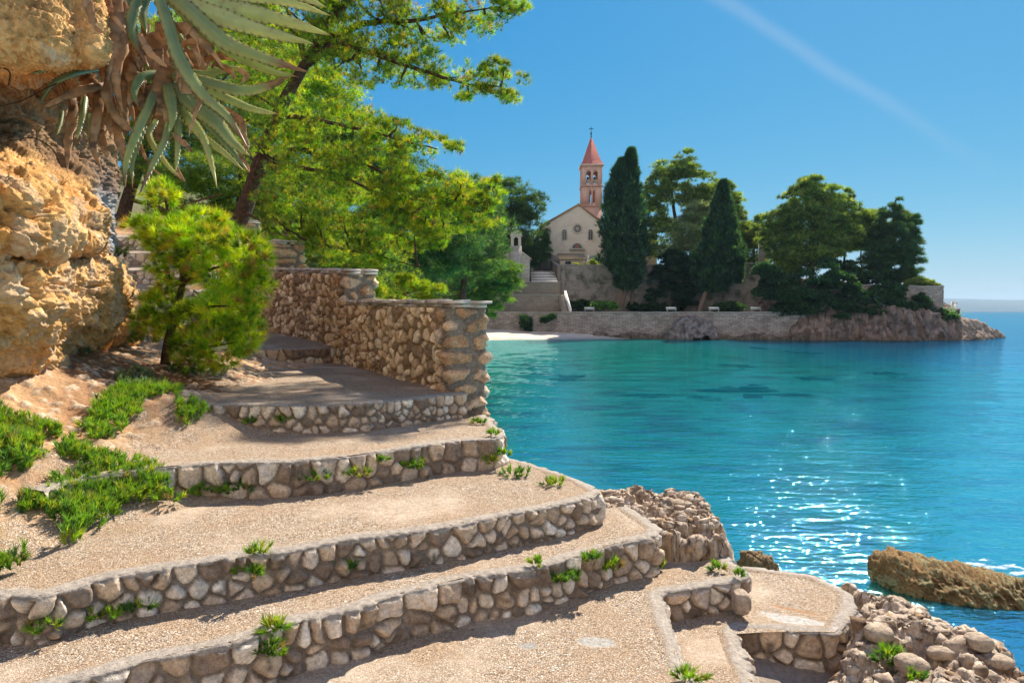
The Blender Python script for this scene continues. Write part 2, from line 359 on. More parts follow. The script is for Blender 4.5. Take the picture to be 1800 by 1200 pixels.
# ------------------------------------------------------------------ sea, seabed, far island
def mat_sea():
    t = NT('sea_water')
    sp = t.n('ShaderNodeSeparateXYZ'); t.l(t.geo.outputs['Position'], sp.inputs[0]); X, Y = sp.outputs['X'], sp.outputs['Y']
    big = t.noise(.035, 3, t.pos((1, 1, 0))); mid = t.noise(.55, 6, t.pos((.45, 1, 0)), rough=.68); fine = t.noise(2.6, 4, t.pos((.6, 1, 0)), rough=.65)
    # depth of the bottom sets most of the body colour: shallow bay, then open sea to the right and beyond
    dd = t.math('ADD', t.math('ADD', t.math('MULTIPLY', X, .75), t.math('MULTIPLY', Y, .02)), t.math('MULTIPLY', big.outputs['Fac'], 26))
    deep_and_shade = t.math('MAXIMUM', t.mr(dd, 14, 60), t.math('MULTIPLY', t.mr(Y, 11.4, 9.6), t.mr(X, 3.2, 5.2, 0, .9))); far = t.mr(Y, 118, 330)  # near right term paints the rock's shade and reflection into the water colour
    dp = t.math('MAXIMUM', deep_and_shade, far)
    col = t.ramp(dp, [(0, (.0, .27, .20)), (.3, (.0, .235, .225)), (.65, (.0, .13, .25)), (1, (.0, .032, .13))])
    col = t.mix(col, (.01, .42, .34), t.math('MULTIPLY', t.mr(mid.outputs['Fac'], .46, .68), t.mr(dp, 0, .7, .6, 0)))
    col = t.mix(col, (.0, .03, .04), t.math('MULTIPLY', t.mr(mid.outputs['Fac'], .50, .38), t.mr(dp, 0, 1, .8, .4)))
    near = t.math('MULTIPLY', t.mr(Y, 9, 26, 1, 0), t.mr(Y, 9.6, 11.0))
    col = t.mix(col, (.06, .40, .36), t.math('MULTIPLY', near, t.mr(fine.outputs['Fac'], .45, .60, .0, .85)))
    # waves
    w1 = t.noise(2.2, 5, t.pos((.38, 1.2, 1), R(20)), rough=.62); w2 = t.noise(.42, 3, t.pos((.3, 1.4, 1))); w3 = t.noise(9, 3, t.pos((.6, 1.1, 1), R(20)))
    h = t.math('ADD', t.math('MULTIPLY', w1.outputs['Fac'], .8), t.math('MULTIPLY', w3.outputs['Fac'], .22))
    nm = t.bump(h, .07, 1.)
    d = t.n('ShaderNodeBsdfDiffuse'); t.l(col, d.inputs['Color'])
    tr = t.n('ShaderNodeBsdfTransparent'); tr.inputs['Color'].default_value = (.10, .72, .70, 1)
    g = t.n('ShaderNodeBsdfGlossy'); g.inputs['Roughness'].default_value = .03; g.inputs['Color'].default_value = (.42, .84, 1, 1); t.l(nm, g.inputs['Normal'])
    fr = t.n('ShaderNodeFresnel'); fr.inputs['IOR'].default_value = 1.33; t.l(nm, fr.inputs['Normal'])
    a = t.n('ShaderNodeMixShader'); t.l(t.mr(Y, 8, 60, .42, .12), a.inputs[0]); t.l(d.outputs[0], a.inputs[1]); t.l(tr.outputs[0], a.inputs[2])
    b = t.n('ShaderNodeMixShader'); t.l(t.math('MINIMUM', t.math('MULTIPLY', fr.outputs[0], 1.05), .72), b.inputs[0]); t.l(a.outputs[0], b.inputs[1]); t.l(g.outputs[0], b.inputs[2])
    o = t.n('ShaderNodeOutputMaterial'); t.l(b.outputs[0], o.inputs['Surface']); return t.m
def radial(name, rings, z, mat, nseg=96, c=(0, 40)):
    th = np.arange(nseg) * 2 * math.pi / nseg
    V = np.array([[c[0] + r * math.cos(a), c[1] + r * math.sin(a), z] for r in rings for a in th])
    return mesh(name, V, grid_faces(len(rings), nseg, True), mat)
rr_ = np.concatenate([[.01, 1.5, 3], 4.5 * 1200 / np.arange(1250, 34, -1.45), [175, 230, 350, 600, 1500, 4000, 9000]])
aa_ = R(90) - np.concatenate([np.linspace(R(-44), R(44), 620), np.linspace(R(48), R(312), 34)])     # finer where the bay lies
A2, R2 = np.meshgrid(aa_, rr_); x, y = (R2 * np.cos(A2)).ravel(), (R2 * np.sin(A2)).ravel(); rr2 = R2.ravel()
ca_, sa_ = math.cos(R(20)), math.sin(R(20)); wq = p3(x * ca_ - y * sa_, x * sa_ + y * ca_); fadeL = np.clip((170 - rr2) / 90, 0, 1); fadeS = np.clip(26 / np.maximum(rr2, 1), 0, 1)
front = (A2.ravel() > R(40)) & (A2.ravel() < R(140))
z = (.021 * fbm(wq * np.array([.28, .85, 1]), 1, 3, 201) * fadeL + 0.0145 * (np.abs(fbm(wq * np.array([.9, 2.3, 1]), 1, 3, 205)) * -1 + .2) * np.clip(55 / np.maximum(rr2, 1), 0, 1) * fadeL + 0.0055 * fbm(wq * np.array([3.2, 6.5, 1]), 1, 2, 209) * fadeS) * front
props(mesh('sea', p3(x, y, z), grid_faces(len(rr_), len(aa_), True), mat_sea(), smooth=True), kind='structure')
def mat_bed():
    t = NT('seabed'); n = t.noise(.11, 5, rough=.55); f = t.noise(3, 5); v = t.vor(1.6)
    col = t.mix((.62, .60, .46), (.30, .30, .22), t.mr(f.outputs['Fac'], .4, .65))
    col = t.mix(col, (.012, .02, .02), t.mr(n.outputs['Fac'], .58, .63))
    return t.done(col, 1, None, 0)
bx, by = np.meshgrid(np.linspace(-60, 140, 140), np.linspace(-20, 160, 120)); bx, by = bx.ravel(), by.ravel()
bz = -1.3 - .02 * np.maximum(by, 0) * np.clip((118 - by) / 50, .15, 1) - np.clip(bx - 12, 0, 60) * .10 + .3 * fbm(p3(bx, by), .15, 3)
props(mesh('seabed', p3(bx, by, bz), grid_faces(120, 140), mat_bed(), smooth=True), kind='structure')
# seagrass beds that show as dark patches through the surface; the last patch is painted shade by the sea rock
def blotch(u, v, ru, rv):
    c = G(u, v, -(CAMZ - .05)); sx = ru * c[1] / F; sy = c[1] - G(u, v + rv, -(CAMZ - .05))[1]
    n = 60; th = np.arange(n) * 2 * math.pi / n; rr = 1 + .9 * fbm(p3(np.cos(th) * 2.6 + u, np.sin(th) * 2.6), 1, 4)
    V = [[c[0], c[1], .05]] + [[c[0] + sx * r * math.cos(a), c[1] + sy * r * math.sin(a), .045] for a, r in zip(th, rr)]
    return np.array(V), [[0, i + 1, (i + 1) % n + 1] for i in range(n)]
VV, FF, n0 = [], [], 0
for a in [(1320, 687, 72, 12), (1290, 643, 32, 4), (1002, 663, 38, 6), (1415, 619, 22, 2.5), (1575, 658, 34, 5), (1330, 611, 12, 2), (1240, 699, 30, 4), (1430, 664, 30, 3), (1145, 694, 60, 3), (1620, 1085, 120, 18)]:
    v_, f_ = blotch(*a); VV.append(v_); FF.append(np.array(f_) + n0); n0 += len(v_)
tg = NT('seagrass_shade_dark'); dsh = tg.n('ShaderNodeBsdfDiffuse'); dsh.inputs['Color'].default_value = (.0, .05, .08, 1); tsh = tg.n('ShaderNodeBsdfTransparent')
mx = tg.n('ShaderNodeMixShader'); nz = tg.noise(.9, 4, tg.pos((.35, 1.2, 1))); tg.l(tg.mr(nz.outputs['Fac'], .42, .60, 0, .75), mx.inputs[0]); tg.l(tsh.outputs[0], mx.inputs[1]); tg.l(dsh.outputs[0], mx.inputs[2])
tg.l(mx.outputs[0], tg.n('ShaderNodeOutputMaterial').inputs['Surface'])
props(mesh('seagrass_and_rock_shade', np.vstack(VV), np.vstack(FF), tg.m), kind='stuff')
# distant island
xs = np.linspace(3300, 7900, 160); DI = 7000
prof = 140 + 22 * fbm(p3(xs, xs * 0), .0005, 3) + 5 * fbm(p3(xs, xs * 0), .004, 3) - 0
rows = [(0, -2), (60, .25), (260, .7), (600, 1), (900, .8), (1200, -.05)]
V = np.array([[x, DI + dy, (h * k if k > 0 else -4)] for dy, k in rows for x, h in zip(xs, prof)])
props(mesh('island_hills', V, grid_faces(len(rows), 160), mat_plain('island_scrub', (.05, .075, .085), 1, .2, .01), smooth=True), kind='structure')

# ------------------------------------------------------------------ rubble masonry as displaced sheets
ZR = {-2: -2.34, -1: -2.10, 0: -1.90, 1: -1.62, 2: -1.385, 3: -1.12, 4: -.86, 5: -.60}
PAL = np.array([(.74, .62, .50), (.66, .53, .41), (.80, .70, .59), (.54, .41, .30), (.46, .34, .24), (.68, .55, .44), (.27, .20, .15), (.60, .45, .32)])
def seeds(s0, s1, t0, t1, rh, rw, rng, jit=.28):
    out = []; nr = max(1, int(round((t1 - t0) / rh))); rh = (t1 - t0) / nr
    for r in range(nr):
        s = s0 - rng.uniform(0, rw)
        while s < s1 + rw:
            k = rng.choice([.5, .75, 1, 1.3, 1.75], p=[.24, .24, .24, .18, .1]); w = rw * k
            out.append((s + w / 2, t0 + (r + .5) * rh + rng.uniform(-jit, jit) * rh, rng.uniform(-.5, .8) * (rh * .5) ** 2 * k)); s += w
            if rng.random() < .22: out.append((s, t0 + (r + rng.choice([0, 1])) * rh, -.1 * (rh * .5) ** 2))
    return np.array(out)
def cells(Sx, T, sd, asp=1.0, soft=0, win=.9):
    de = np.zeros(len(Sx)); idx = np.zeros(len(Sx), int); A2 = np.stack([sd[:, 0] / asp, sd[:, 1]], 1)
    order = np.argsort(Sx, kind='stable')
    for i in range(0, len(Sx), 12000):
        q = order[i:i + 12000]; s, t = Sx[q], T[q]
        sel = np.where((sd[:, 0] > s.min() - win) & (sd[:, 0] < s.max() + win))[0]; a = A2[sel]
        D = (s[:, None] / asp - a[:, 0]) ** 2 + (t[:, None] - a[:, 1]) ** 2 - sd[sel, 2]
        kk = min(5, D.shape[1] - 1); o = np.argpartition(D, kk, axis=1)[:, :kk + 1]; r = np.arange(len(q)); Dd = D[r[:, None], o]
        so = np.argsort(Dd, axis=1); o = np.take_along_axis(o, so, 1); Dd = np.take_along_axis(Dd, so, 1)
        g = np.linalg.norm(a[o[:, :1]] - a[o[:, 1:]], axis=2); e = (Dd[:, 1:] - Dd[:, :1]) / (2 * np.maximum(g, 1e-3))
        de[q] = e[:, 0] if soft == 0 else -soft * np.log(np.exp(-e / soft).sum(1)); idx[q] = sel[o[:, 0]]
    return de, idx
def rubble(Sx, T, sd, rng_seed, gap=.0055, rnd=.024, bulge=.046, mortar=(.25, .20, .16), asp=1.0, warp=.018, tint=(1, 1, 1), soft=.007):
    q = p3(Sx, T); ws = Sx + warp * fbm(q, 11, 4, 5); wt = T + warp * fbm(q, 11, 4, 9)
    de, idx = cells(ws, wt, sd, asp, soft); rg = np.random.default_rng(rng_seed); n = len(sd)
    gk = gap + rg.uniform(-.3, 1.2, n)[idx] * gap * .8; r = np.clip((de - gk) / rnd, 0, 1)
    dome = np.sqrt(np.clip(1 - (1 - r) ** 2, 0, 1)); kb = rg.uniform(.45, 1.35, n)[idx]
    tilt = (Sx - sd[idx, 0]) * rg.normal(0, .16, n)[idx] + (T - sd[idx, 1]) * rg.normal(0, .16, n)[idx]
    fac = fbm(p3(Sx, T, idx * 3.7), 14, 3, 21); rough = fbm(p3(Sx, T, idx * 1.3), 45, 3, 33)
    on = np.clip((de - gk) / (gap * .5), 0, 1)
    fac = np.minimum(fac, .12) + .6 * np.minimum(fbm(p3(Sx, T, idx * 7.7), 19, 2, 23), .0); H = dome * (bulge * kb + tilt * 1.2 + .022 * fac) + on * .004 * rough + (1 - on) * .005 * fbm(q, 40, 3, 40)
    dark = rg.random(n) < .13; ci = np.where(dark, 6, rg.integers(0, len(PAL), n))
    C = PAL[ci] * rg.uniform(.85, 1.15, (n, 1)); C = C[idx] * (1 + .22 * fbm(p3(Sx, T, idx * 2.1), 22, 3, 50))[:, None]
    grime = np.clip(fbm(p3(Sx, T, idx * 5.), 10, 3, 60) * 2.4 - .75, 0, .75)[:, None]; C = C * (1 - grime) + np.array((.09, .065, .05)) * grime
    mc = np.array(mortar) * (1 + .2 * fbm(q, 30, 2, 70))[:, None]
    return H, (mc * (1 - on)[:, None] + C * on[:, None]) * np.array(tint), on
CEM = np.array((.33, .285, .245))
def step(k, front, back, label, seed, ds=.009, zlow=None, rh=.108, rw=.13, peb_strip=.05, curve=None, patches=()):
    """front/back: plan polylines (x,y) walked with the open side on the right hand"""
    rng = np.random.default_rng(seed); zt = CAMZ + ZR[k]; zl = CAMZ + (ZR[k - 1] if zlow is None else zlow) - .04
    fr, q = resample(front, ds); fr = smooth_line(fr, 12)
    fr = fr + .012 * np.stack([fbm(p3(q, q * 0 + seed), 3, 3), fbm(p3(q, q * 0 - seed), 3, 3)], 1)
    tg_ = unit(np.gradient(fr, axis=0)); nr = np.stack([tg_[:, 1], -tg_[:, 0]], 1)
    ztop = zt + .010 * fbm(p3(q, q * 0 + 4 * seed), 2.2, 3)
    root = empty('stone_step', (*fr[len(fr) // 2], zl), label, 'step', 'stone steps of the coastal path')
    hgt = zt - zl; lip = .026 + .014 * fbm(p3(q, q * 0), 5, 4, seed) + .012 * fbm(p3(q, q * 0), 22, 2, seed + 3)
    # riser: a cap strip on the tread, a rounded nose, then the face down to the tread below
    cap = np.array([-.11, -.08, -.055, -.035, -.02, -.009]); nt_ = max(8, int(hgt / ds)); tt = np.linspace(0, hgt, nt_)
    Sg, Tg = np.meshgrid(q, tt); sgf, tgf = Sg.ravel(), Tg.ravel()
    sd = seeds(0, q[-1], .032, hgt + .02, rh, rw, rng)
    H, C, on = rubble(sgf, tgf, sd, seed); lipf = np.tile(lip, nt_)
    lm = np.clip((lipf - tgf) / .008, 0, 1)
    Hl = .026 + .006 * fbm(p3(sgf, tgf * 3), 8, 3, seed); Hl = Hl * np.sqrt(np.clip(tgf / .022, 0, 1))
    H = np.where(lm > 0, lerp(H, np.maximum(H * .6, Hl), lm), H); C = C * (1 - lm)[:, None] + CEM * (1 + .18 * fbm(p3(sgf, tgf), 18, 3))[:, None] * lm[:, None]
    foot = np.clip((tgf - (hgt - .06)) / .03, 0, 1); H = H * (1 - .3 * foot)
    H = H.reshape(nt_, -1); C = C.reshape(nt_, -1, 3)
    capV = []; capC = []; capP = []
    cn = fbm(p3(q, q * 0 + 9), 7, 4, seed + 8)
    for c in cap:
        xy = fr + nr * c; z = ztop + (.0035 if c > -.10 else -.012) - .004 * (c > -.03)
        jag = fbm(p3(q, q * 0 + c * 30), 30, 2, seed + 1) * .003
        capV.append(np.column_stack([xy, z + jag])); m = np.clip((-c - peb_strip - .03 * cn) / .03, 0, 1)
        capC.append(CEM * (1.05 + .15 * fbm(p3(q, q * 0 + c * 20), 14, 3))[:, None]); capP.append(m)
    V = [v for v in capV]; Cc = list(capC); Pp = list(capP)
    for i, t in enumerate(tt):
        z = ztop - .006 - t * (1.0) + (.006 if i else 0)
        V.append(np.column_stack([fr + nr * H[i][:, None], z])); Cc.append(C[i]); Pp.append(q * 0)
    V = np.vstack(V); nrow = len(cap) + nt_
    mesh('riser', V, grid_faces(nrow, len(q)), M_MAS, root, col=np.vstack(Cc), smooth=True, attrs={'peb': np.concatenate(Pp)})
    # tread
    bk, _ = resample(back, .02); m = len(q) // 2; f2, _ = resample(fr, q[-1] / m); m = len(f2); bb = np.array(back, float)
    sb = np.concatenate([[0], np.cumsum(np.linalg.norm(np.diff(bb, axis=0), axis=1))]); qb = np.linspace(0, sb[-1], m)
    b2 = np.stack([np.interp(qb, sb, bb[:, i]) for i in (0, 1)], 1)
    depth = np.linalg.norm(b2 - f2, axis=1).max(); nq = max(6, int(depth / .018)); qq = np.linspace(0, 1, nq)
    XY = f2[None] * (1 - qq)[:, None, None] + b2[None] * qq[:, None, None]
    x, y = XY[..., 0].ravel(), XY[..., 1].ravel()
    z = zt - .004 + .012 * fbm(p3(x, y), 1.3, 3, 3) * np.minimum(np.repeat(qq, m) * 6, 1) + .0025 * fbm(p3(x, y), 28, 2, 5)
    if curve is not None: z = z + curve(x, y)
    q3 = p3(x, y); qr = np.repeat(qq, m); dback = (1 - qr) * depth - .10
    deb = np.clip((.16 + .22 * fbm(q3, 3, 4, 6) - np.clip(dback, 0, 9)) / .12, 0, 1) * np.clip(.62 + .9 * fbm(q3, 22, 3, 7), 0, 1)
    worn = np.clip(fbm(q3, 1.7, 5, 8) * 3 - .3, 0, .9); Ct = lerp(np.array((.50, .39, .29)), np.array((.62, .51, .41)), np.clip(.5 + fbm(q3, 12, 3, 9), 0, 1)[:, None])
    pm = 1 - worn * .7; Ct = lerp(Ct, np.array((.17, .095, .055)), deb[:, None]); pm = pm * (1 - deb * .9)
    for px_, py_, rx_, ry_, ro_, cc_ in patches:
        dx_, dy_ = x - px_, y - py_; a_ = dx_ * math.cos(ro_) + dy_ * math.sin(ro_); b_ = -dx_ * math.sin(ro_) + dy_ * math.cos(ro_); mk_ = np.clip((1 - np.hypot(a_ / rx_, b_ / ry_) + .6 * fbm(q3, 9, 4, 4)) / .2, 0, 1)
        Ct = lerp(Ct, np.array(cc_), mk_[:, None]); pm = pm * (1 - mk_)
    mesh('tread', p3(x, y, z), grid_faces(nq, m), M_MAS, root, col=Ct, smooth=True, attrs={'peb': pm})
    return root
def gp(pix, k): return [tuple(G(u, v, ZR[k])[:2]) for u, v in pix]
ST = 'low stone riser with pebbled tread, '
step(0, [(.86, .6), (.915, 3.49), (.98, 4.50), (1.05, 4.56), (1.64, 4.79), (1.70, 4.9), (1.62, 5.35), (1.3, 5.75)],
     [(-4.5, .4), (-3.6, 3.2), (-2.6, 3.6), (-1.1, 3.9), (.2, 4.9), (.6, 5.3), (.9, 5.6), (1.1, 5.8)], 'wide pebbled landing at the very bottom with a short stone riser at its right corner', 11, ds=.008, zlow=ZR[-1], rh=.10, rw=.15, patches=[(*G(928, 1134, ZR[0])[:2], .075, .05, 0, (.30, .28, .26)), (*G(1052, 1128, ZR[0])[:2], .13, .06, -.2, (.36, .34, .31))])
step(-1, [(1.28, .6), (1.38, 3.9), (1.45, 4.42), (1.52, 4.47), (2.11, 4.39), (2.42, 4.72), (2.52, 5.0), (2.40, 5.36), (1.9, 5.55)],
     [(.5, .6), (.6, 3.4), (.62, 4.4), (.7, 4.7), (1.2, 5.0), (1.35, 5.2), (1.4, 5.3), (1.5, 5.45), (1.6, 5.5)], 'lower right concrete ledge with gray cement patch beside the crusty rocks', 12, ds=.008, zlow=ZR[-2], rh=.12, rw=.17, patches=[(*G(1400, 1088, ZR[-1])[:2], .34, .085, -.55, (.44, .41, .385)), (*G(1400, 1070, ZR[-1])[:2], .22, .03, -.55, (.34, .20, .11))])
l2 = [(.7, .5), (1.2, 4.5), (2.3, 4.6), (2.6, 4.4)]
A = gp([(-420, 1420), (-150, 1285), (78, 1208), (257, 1157), (412, 1124), (500, 1094), (625, 1067), (679, 1047), (825, 1010), (917, 1001), (1083, 954), (1142, 943)], 1) + [(1.10, 5.02), (1.02, 5.35), (.92, 5.75)]
step(1, A, [(-5.2, 2.2), (-4.2, 2.9), (-3, 3.35), (-2.0, 3.7), (-1.1, 4.1), (.1, 4.95), (.7, 5.4), (.72, 5.6), (.75, 5.85)], ST + 'lowest of the flight, with green tufts', 13, ds=.008, rh=.108, rw=.13)
B = gp([(-520, 1100), (-150, 1062), (0, 1043), (73, 1044), (183, 1012), (340, 989), (445, 973), (500, 967), (600, 948), (750, 929), (971, 887), (1035, 872)], 2) + [(.66, 5.18), (.56, 5.55), (.12, 6.25), (-.1, 6.4)]
step(2, B, [(-6, 3.6), (-4.4, 4.2), (-3.2, 4.9), (-2.4, 5.25), (-1.2, 5.5), (-.2, 6.1), (.0, 6.2), (-.1, 6.35), (-.15, 6.45)], ST + 'ending in a pale boulder', 14, ds=.009, rh=.104, rw=.128)
Cc_ = gp([(70, 862), (156, 835), (257, 821), (340, 814), (500, 810), (600, 801), (675, 791), (804, 773), (868, 771)], 3) + [(-.09, 6.18), (-.16, 6.6), (-.25, 7.1), (-.4, 7.6)]
step(3, Cc_, [(-4.9, 5.4), (-4.2, 6.2), (-3.4, 6.8), (-2.4, 7.1), (-1.2, 7.5), (-.6, 7.7), (-.5, 7.75)], ST + 'third from the bottom, with plants growing from its joints', 15, ds=.010, rh=.12, rw=.14)
D = gp([(285, 716), (305, 712), (400, 710), (500, 711), (640, 708), (720, 700), (800, 691), (822, 690)], 4)
step(4, D, [(-5.2, 7.6), (-5.0, 11.3), (-4.2, 11.6), (-3.3, 11.7), (-2.6, 11.9), (-1.4, 9.2), (-.7, 7.9)], ST + 'dappled by pine shade, meeting the end of the wall', 16, ds=.012, rh=.104, rw=.128)
E = gp([(330, 612), (400, 612), (455, 612), (520, 612), (596, 609)], 5)
step(5, E, [(-9, 13), (-8, 14.5), (-6.6, 15.4), (-5.3, 15.2), (-4.6, 14), (-3.1, 12.0)], 'shaded bluish stone step between the young pine and the rubble wall', 17, ds=.016, rh=.14, rw=.2, curve=lambda x, y: np.clip(y - 11.2, 0, 6) * .05)
for i in range(6):                     # upper flight, half hidden by the young pine
    y = 12.2 + .6 * i; ZR[20 + i] = -.62 + .4 * i + .26; lo = -.62 + .4 * i
    step(20 + i, [(-9.4 - .1 * i, y - .1), (-8, y), (-6.4, y + .05), (-6.3, y + .7)], [(-9.5, y + .62), (-8, y + .64), (-6.5, y + .68), (-6.45, y + .7)],
         ['lowest shaded stone step of the upper flight behind the young pine', 'second lowest step of the shaded upper flight behind the young pine', 'third step of the upper flight hidden by pine needles', 'upper flight stone step just above the dry grass tuft', 'upper flight stone step second from the top, left of the young pine', 'topmost stone step of the upper flight under the dark trunk'][i],
         30 + i, ds=.016, zlow=lo, rh=.13, rw=.2, curve=lambda x, y_, y=y: np.clip(y_ - y, 0, 1) * .22)

# ------------------------------------------------------------------ ground near the path
LAND = [(-16, -2), (2.6, -2), (2.9, 2.0), (2.9, 4.0), (2.7, 4.9), (2.35, 5.25), (1.75, 5.3), (1.0, 5.5), (.3, 5.9), (-.35, 6.8), (-.35, 7.6), (-2.3, 11.4), (-4.6, 15.2), (-8, 22), (-16, 24)]
CT = [(-1, 2.5, -2.05), (.5, 3, -2.05), (1.2, 3, -2.35), (2, 3, -2.45), (3, 3, -2.6), (-1, .5, -2.1), (2, .5, -2.5), (-3, .8, -1.95), (2.1, 4.5, -2.32), (2.6, 4.6, -2.4), (.4, 4.3, -2.05), (-1.2, 4.2, -1.75), (.3, 5.2, -1.85), (-2.4, 3.3, -1.72), (-2.9, 2.2, -1.7),
      (-1, 5.2, -1.5), (-.1, 5.9, -1.55), (-2.2, 4.4, -1.47), (-1.2, 6.3, -1.22), (-.5, 6.9, -1.27), (-2.4, 5.7, -1.2), (-1.5, 8, -1.0), (-2, 10, -1.0), (-2.5, 7.2, -.95), (-3.3, 9.5, -.92), (-4, 13, -.8), (-5, 14.5, -.7), (-3.4, 12, -.85),
      (-2.98, 4.62, -1.20), (-3.2, 4.72, -1.04), (-3.4, 4.45, -1.0), (-2.80, 3.75, -1.36), (-3.15, 4.2, -1.2), (-3.75, 5.0, -.97), (-4.5, 6.0, -.465), (-3.0, 4.95, -1.10), (-3.45, 5.6, -.99), (-4.1, 6.6, -.62), (-4.35, 7.6, -.59), (-3.15, 6.25, -.80), (-3.35, 6.1, -.80), (-3.9, 7.6, -.72), (-3.7, 6.9, -.82), (-5.5, 6, -.3), (-6, 3, -.6), (-4, 2.5, -1.15), (-3.2, 2.7, -1.40),
      (-5.2, 9, -.44), (-6.0, 11, -.35), (-7, 11.6, -.3), (-8.5, 12.5, .1), (-9.6, 14, .95), (-10, 16, 1.9), (-7.6, 16.2, 1.55), (-12, 10, 1.0), (-12, 20, 2.6), (-9, 20, 2.2), (-5.9, 12.6, -.75), (-5.8, 15.0, -.65), (-6.3, 16.6, 1.0), (-14, 5, .5)]
fT = tps(CT)
def ground(name, x0, x1, y0, y1, d, mat, kind='structure'):
    nx, ny = int((x1 - x0) / d) + 1, int((y1 - y0) / d) + 1
    X, Y = np.meshgrid(np.linspace(x0, x1, nx), np.linspace(y0, y1, ny)); x, y = X.ravel(), Y.ravel(); q = p3(x, y)
    z = CAMZ + fT(x, y); s = sdist(LAND, x, y) + .25 * fbm(q, 1.6, 4, 3)
    ero = fbm(q, 1.1, 5, 8, ridge=True)
    left = np.clip((-2.6 - x) / .5, 0, 1) * np.clip((y - 2) / 1, 0, 1)
    z = z + left * (.05 * ero + .02 * fbm(q, 6, 4, 9)) - np.clip(s, 0, 3) * 4.2 * (1 + .5 * fbm(q, 2.3, 4, 12))
    de, idx = cells(x + .01 * fbm(q, 20, 2), y + .01 * fbm(q, 20, 2, 4), np.array([(a, b, c) for a, b, c in zip(np.random.default_rng(5).uniform(-8, -2, 15000), np.random.default_rng(6).uniform(2.5, 12, 15000), np.random.default_rng(8).exponential(.0004, 15000) - .0004)]), win=.35) if name == 'earth_slope' else (x * 0, x.astype(int) * 0)
    rock = np.clip(de / .012, 0, 1) * (h3(idx, idx * 0, idx * 0, 3) > .72); z = z + left * (rock * .020 + .03 * fbm(q, 3.5, 5, 41, ridge=True) + .012 * fbm(q, 18, 3, 43))
    z = np.maximum(z, -2.5)
    nz_ = fbm(q, 2.2, 4, 15)[:, None]; n2 = fbm(q, 9, 3, 17)[:, None]
    C = lerp(np.array((.40, .21, .10)), np.array((.60, .37, .20)), np.clip(.5 + nz_, 0, 1)); C = C * (1 + .3 * n2)
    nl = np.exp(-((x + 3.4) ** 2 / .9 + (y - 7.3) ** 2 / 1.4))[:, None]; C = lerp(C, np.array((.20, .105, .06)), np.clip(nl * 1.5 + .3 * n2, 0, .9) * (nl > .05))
    nt2 = np.clip((x + 3.1) / .35, 0, 1)[:, None] * .75; C = lerp(C, np.array((.50, .36, .24)) * (1 + .35 * n2), nt2); grey = np.clip((x + 2.2) / 1., 0, 1)[:, None]; C = lerp(C, np.array((.33, .27, .22)), grey)
    C = np.where((rock * left)[:, None] > .5, np.array((.55, .42, .30)) * (1 + .5 * (h3(idx, idx * 0, idx * 0, 9)[:, None] - .5)), C)
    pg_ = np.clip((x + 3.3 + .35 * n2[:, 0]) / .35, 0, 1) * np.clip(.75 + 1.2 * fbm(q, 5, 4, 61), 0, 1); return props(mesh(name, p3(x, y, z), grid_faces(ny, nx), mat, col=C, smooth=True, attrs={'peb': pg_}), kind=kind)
ground('earth_slope', -8.0, -1.9, 2.2, 11.0, .018, M_MAS)
ground('ground', -15.5, 3.8, -2, 23, .09, M_SOIL)
bpy.data.objects['ground'].location.z = -.035

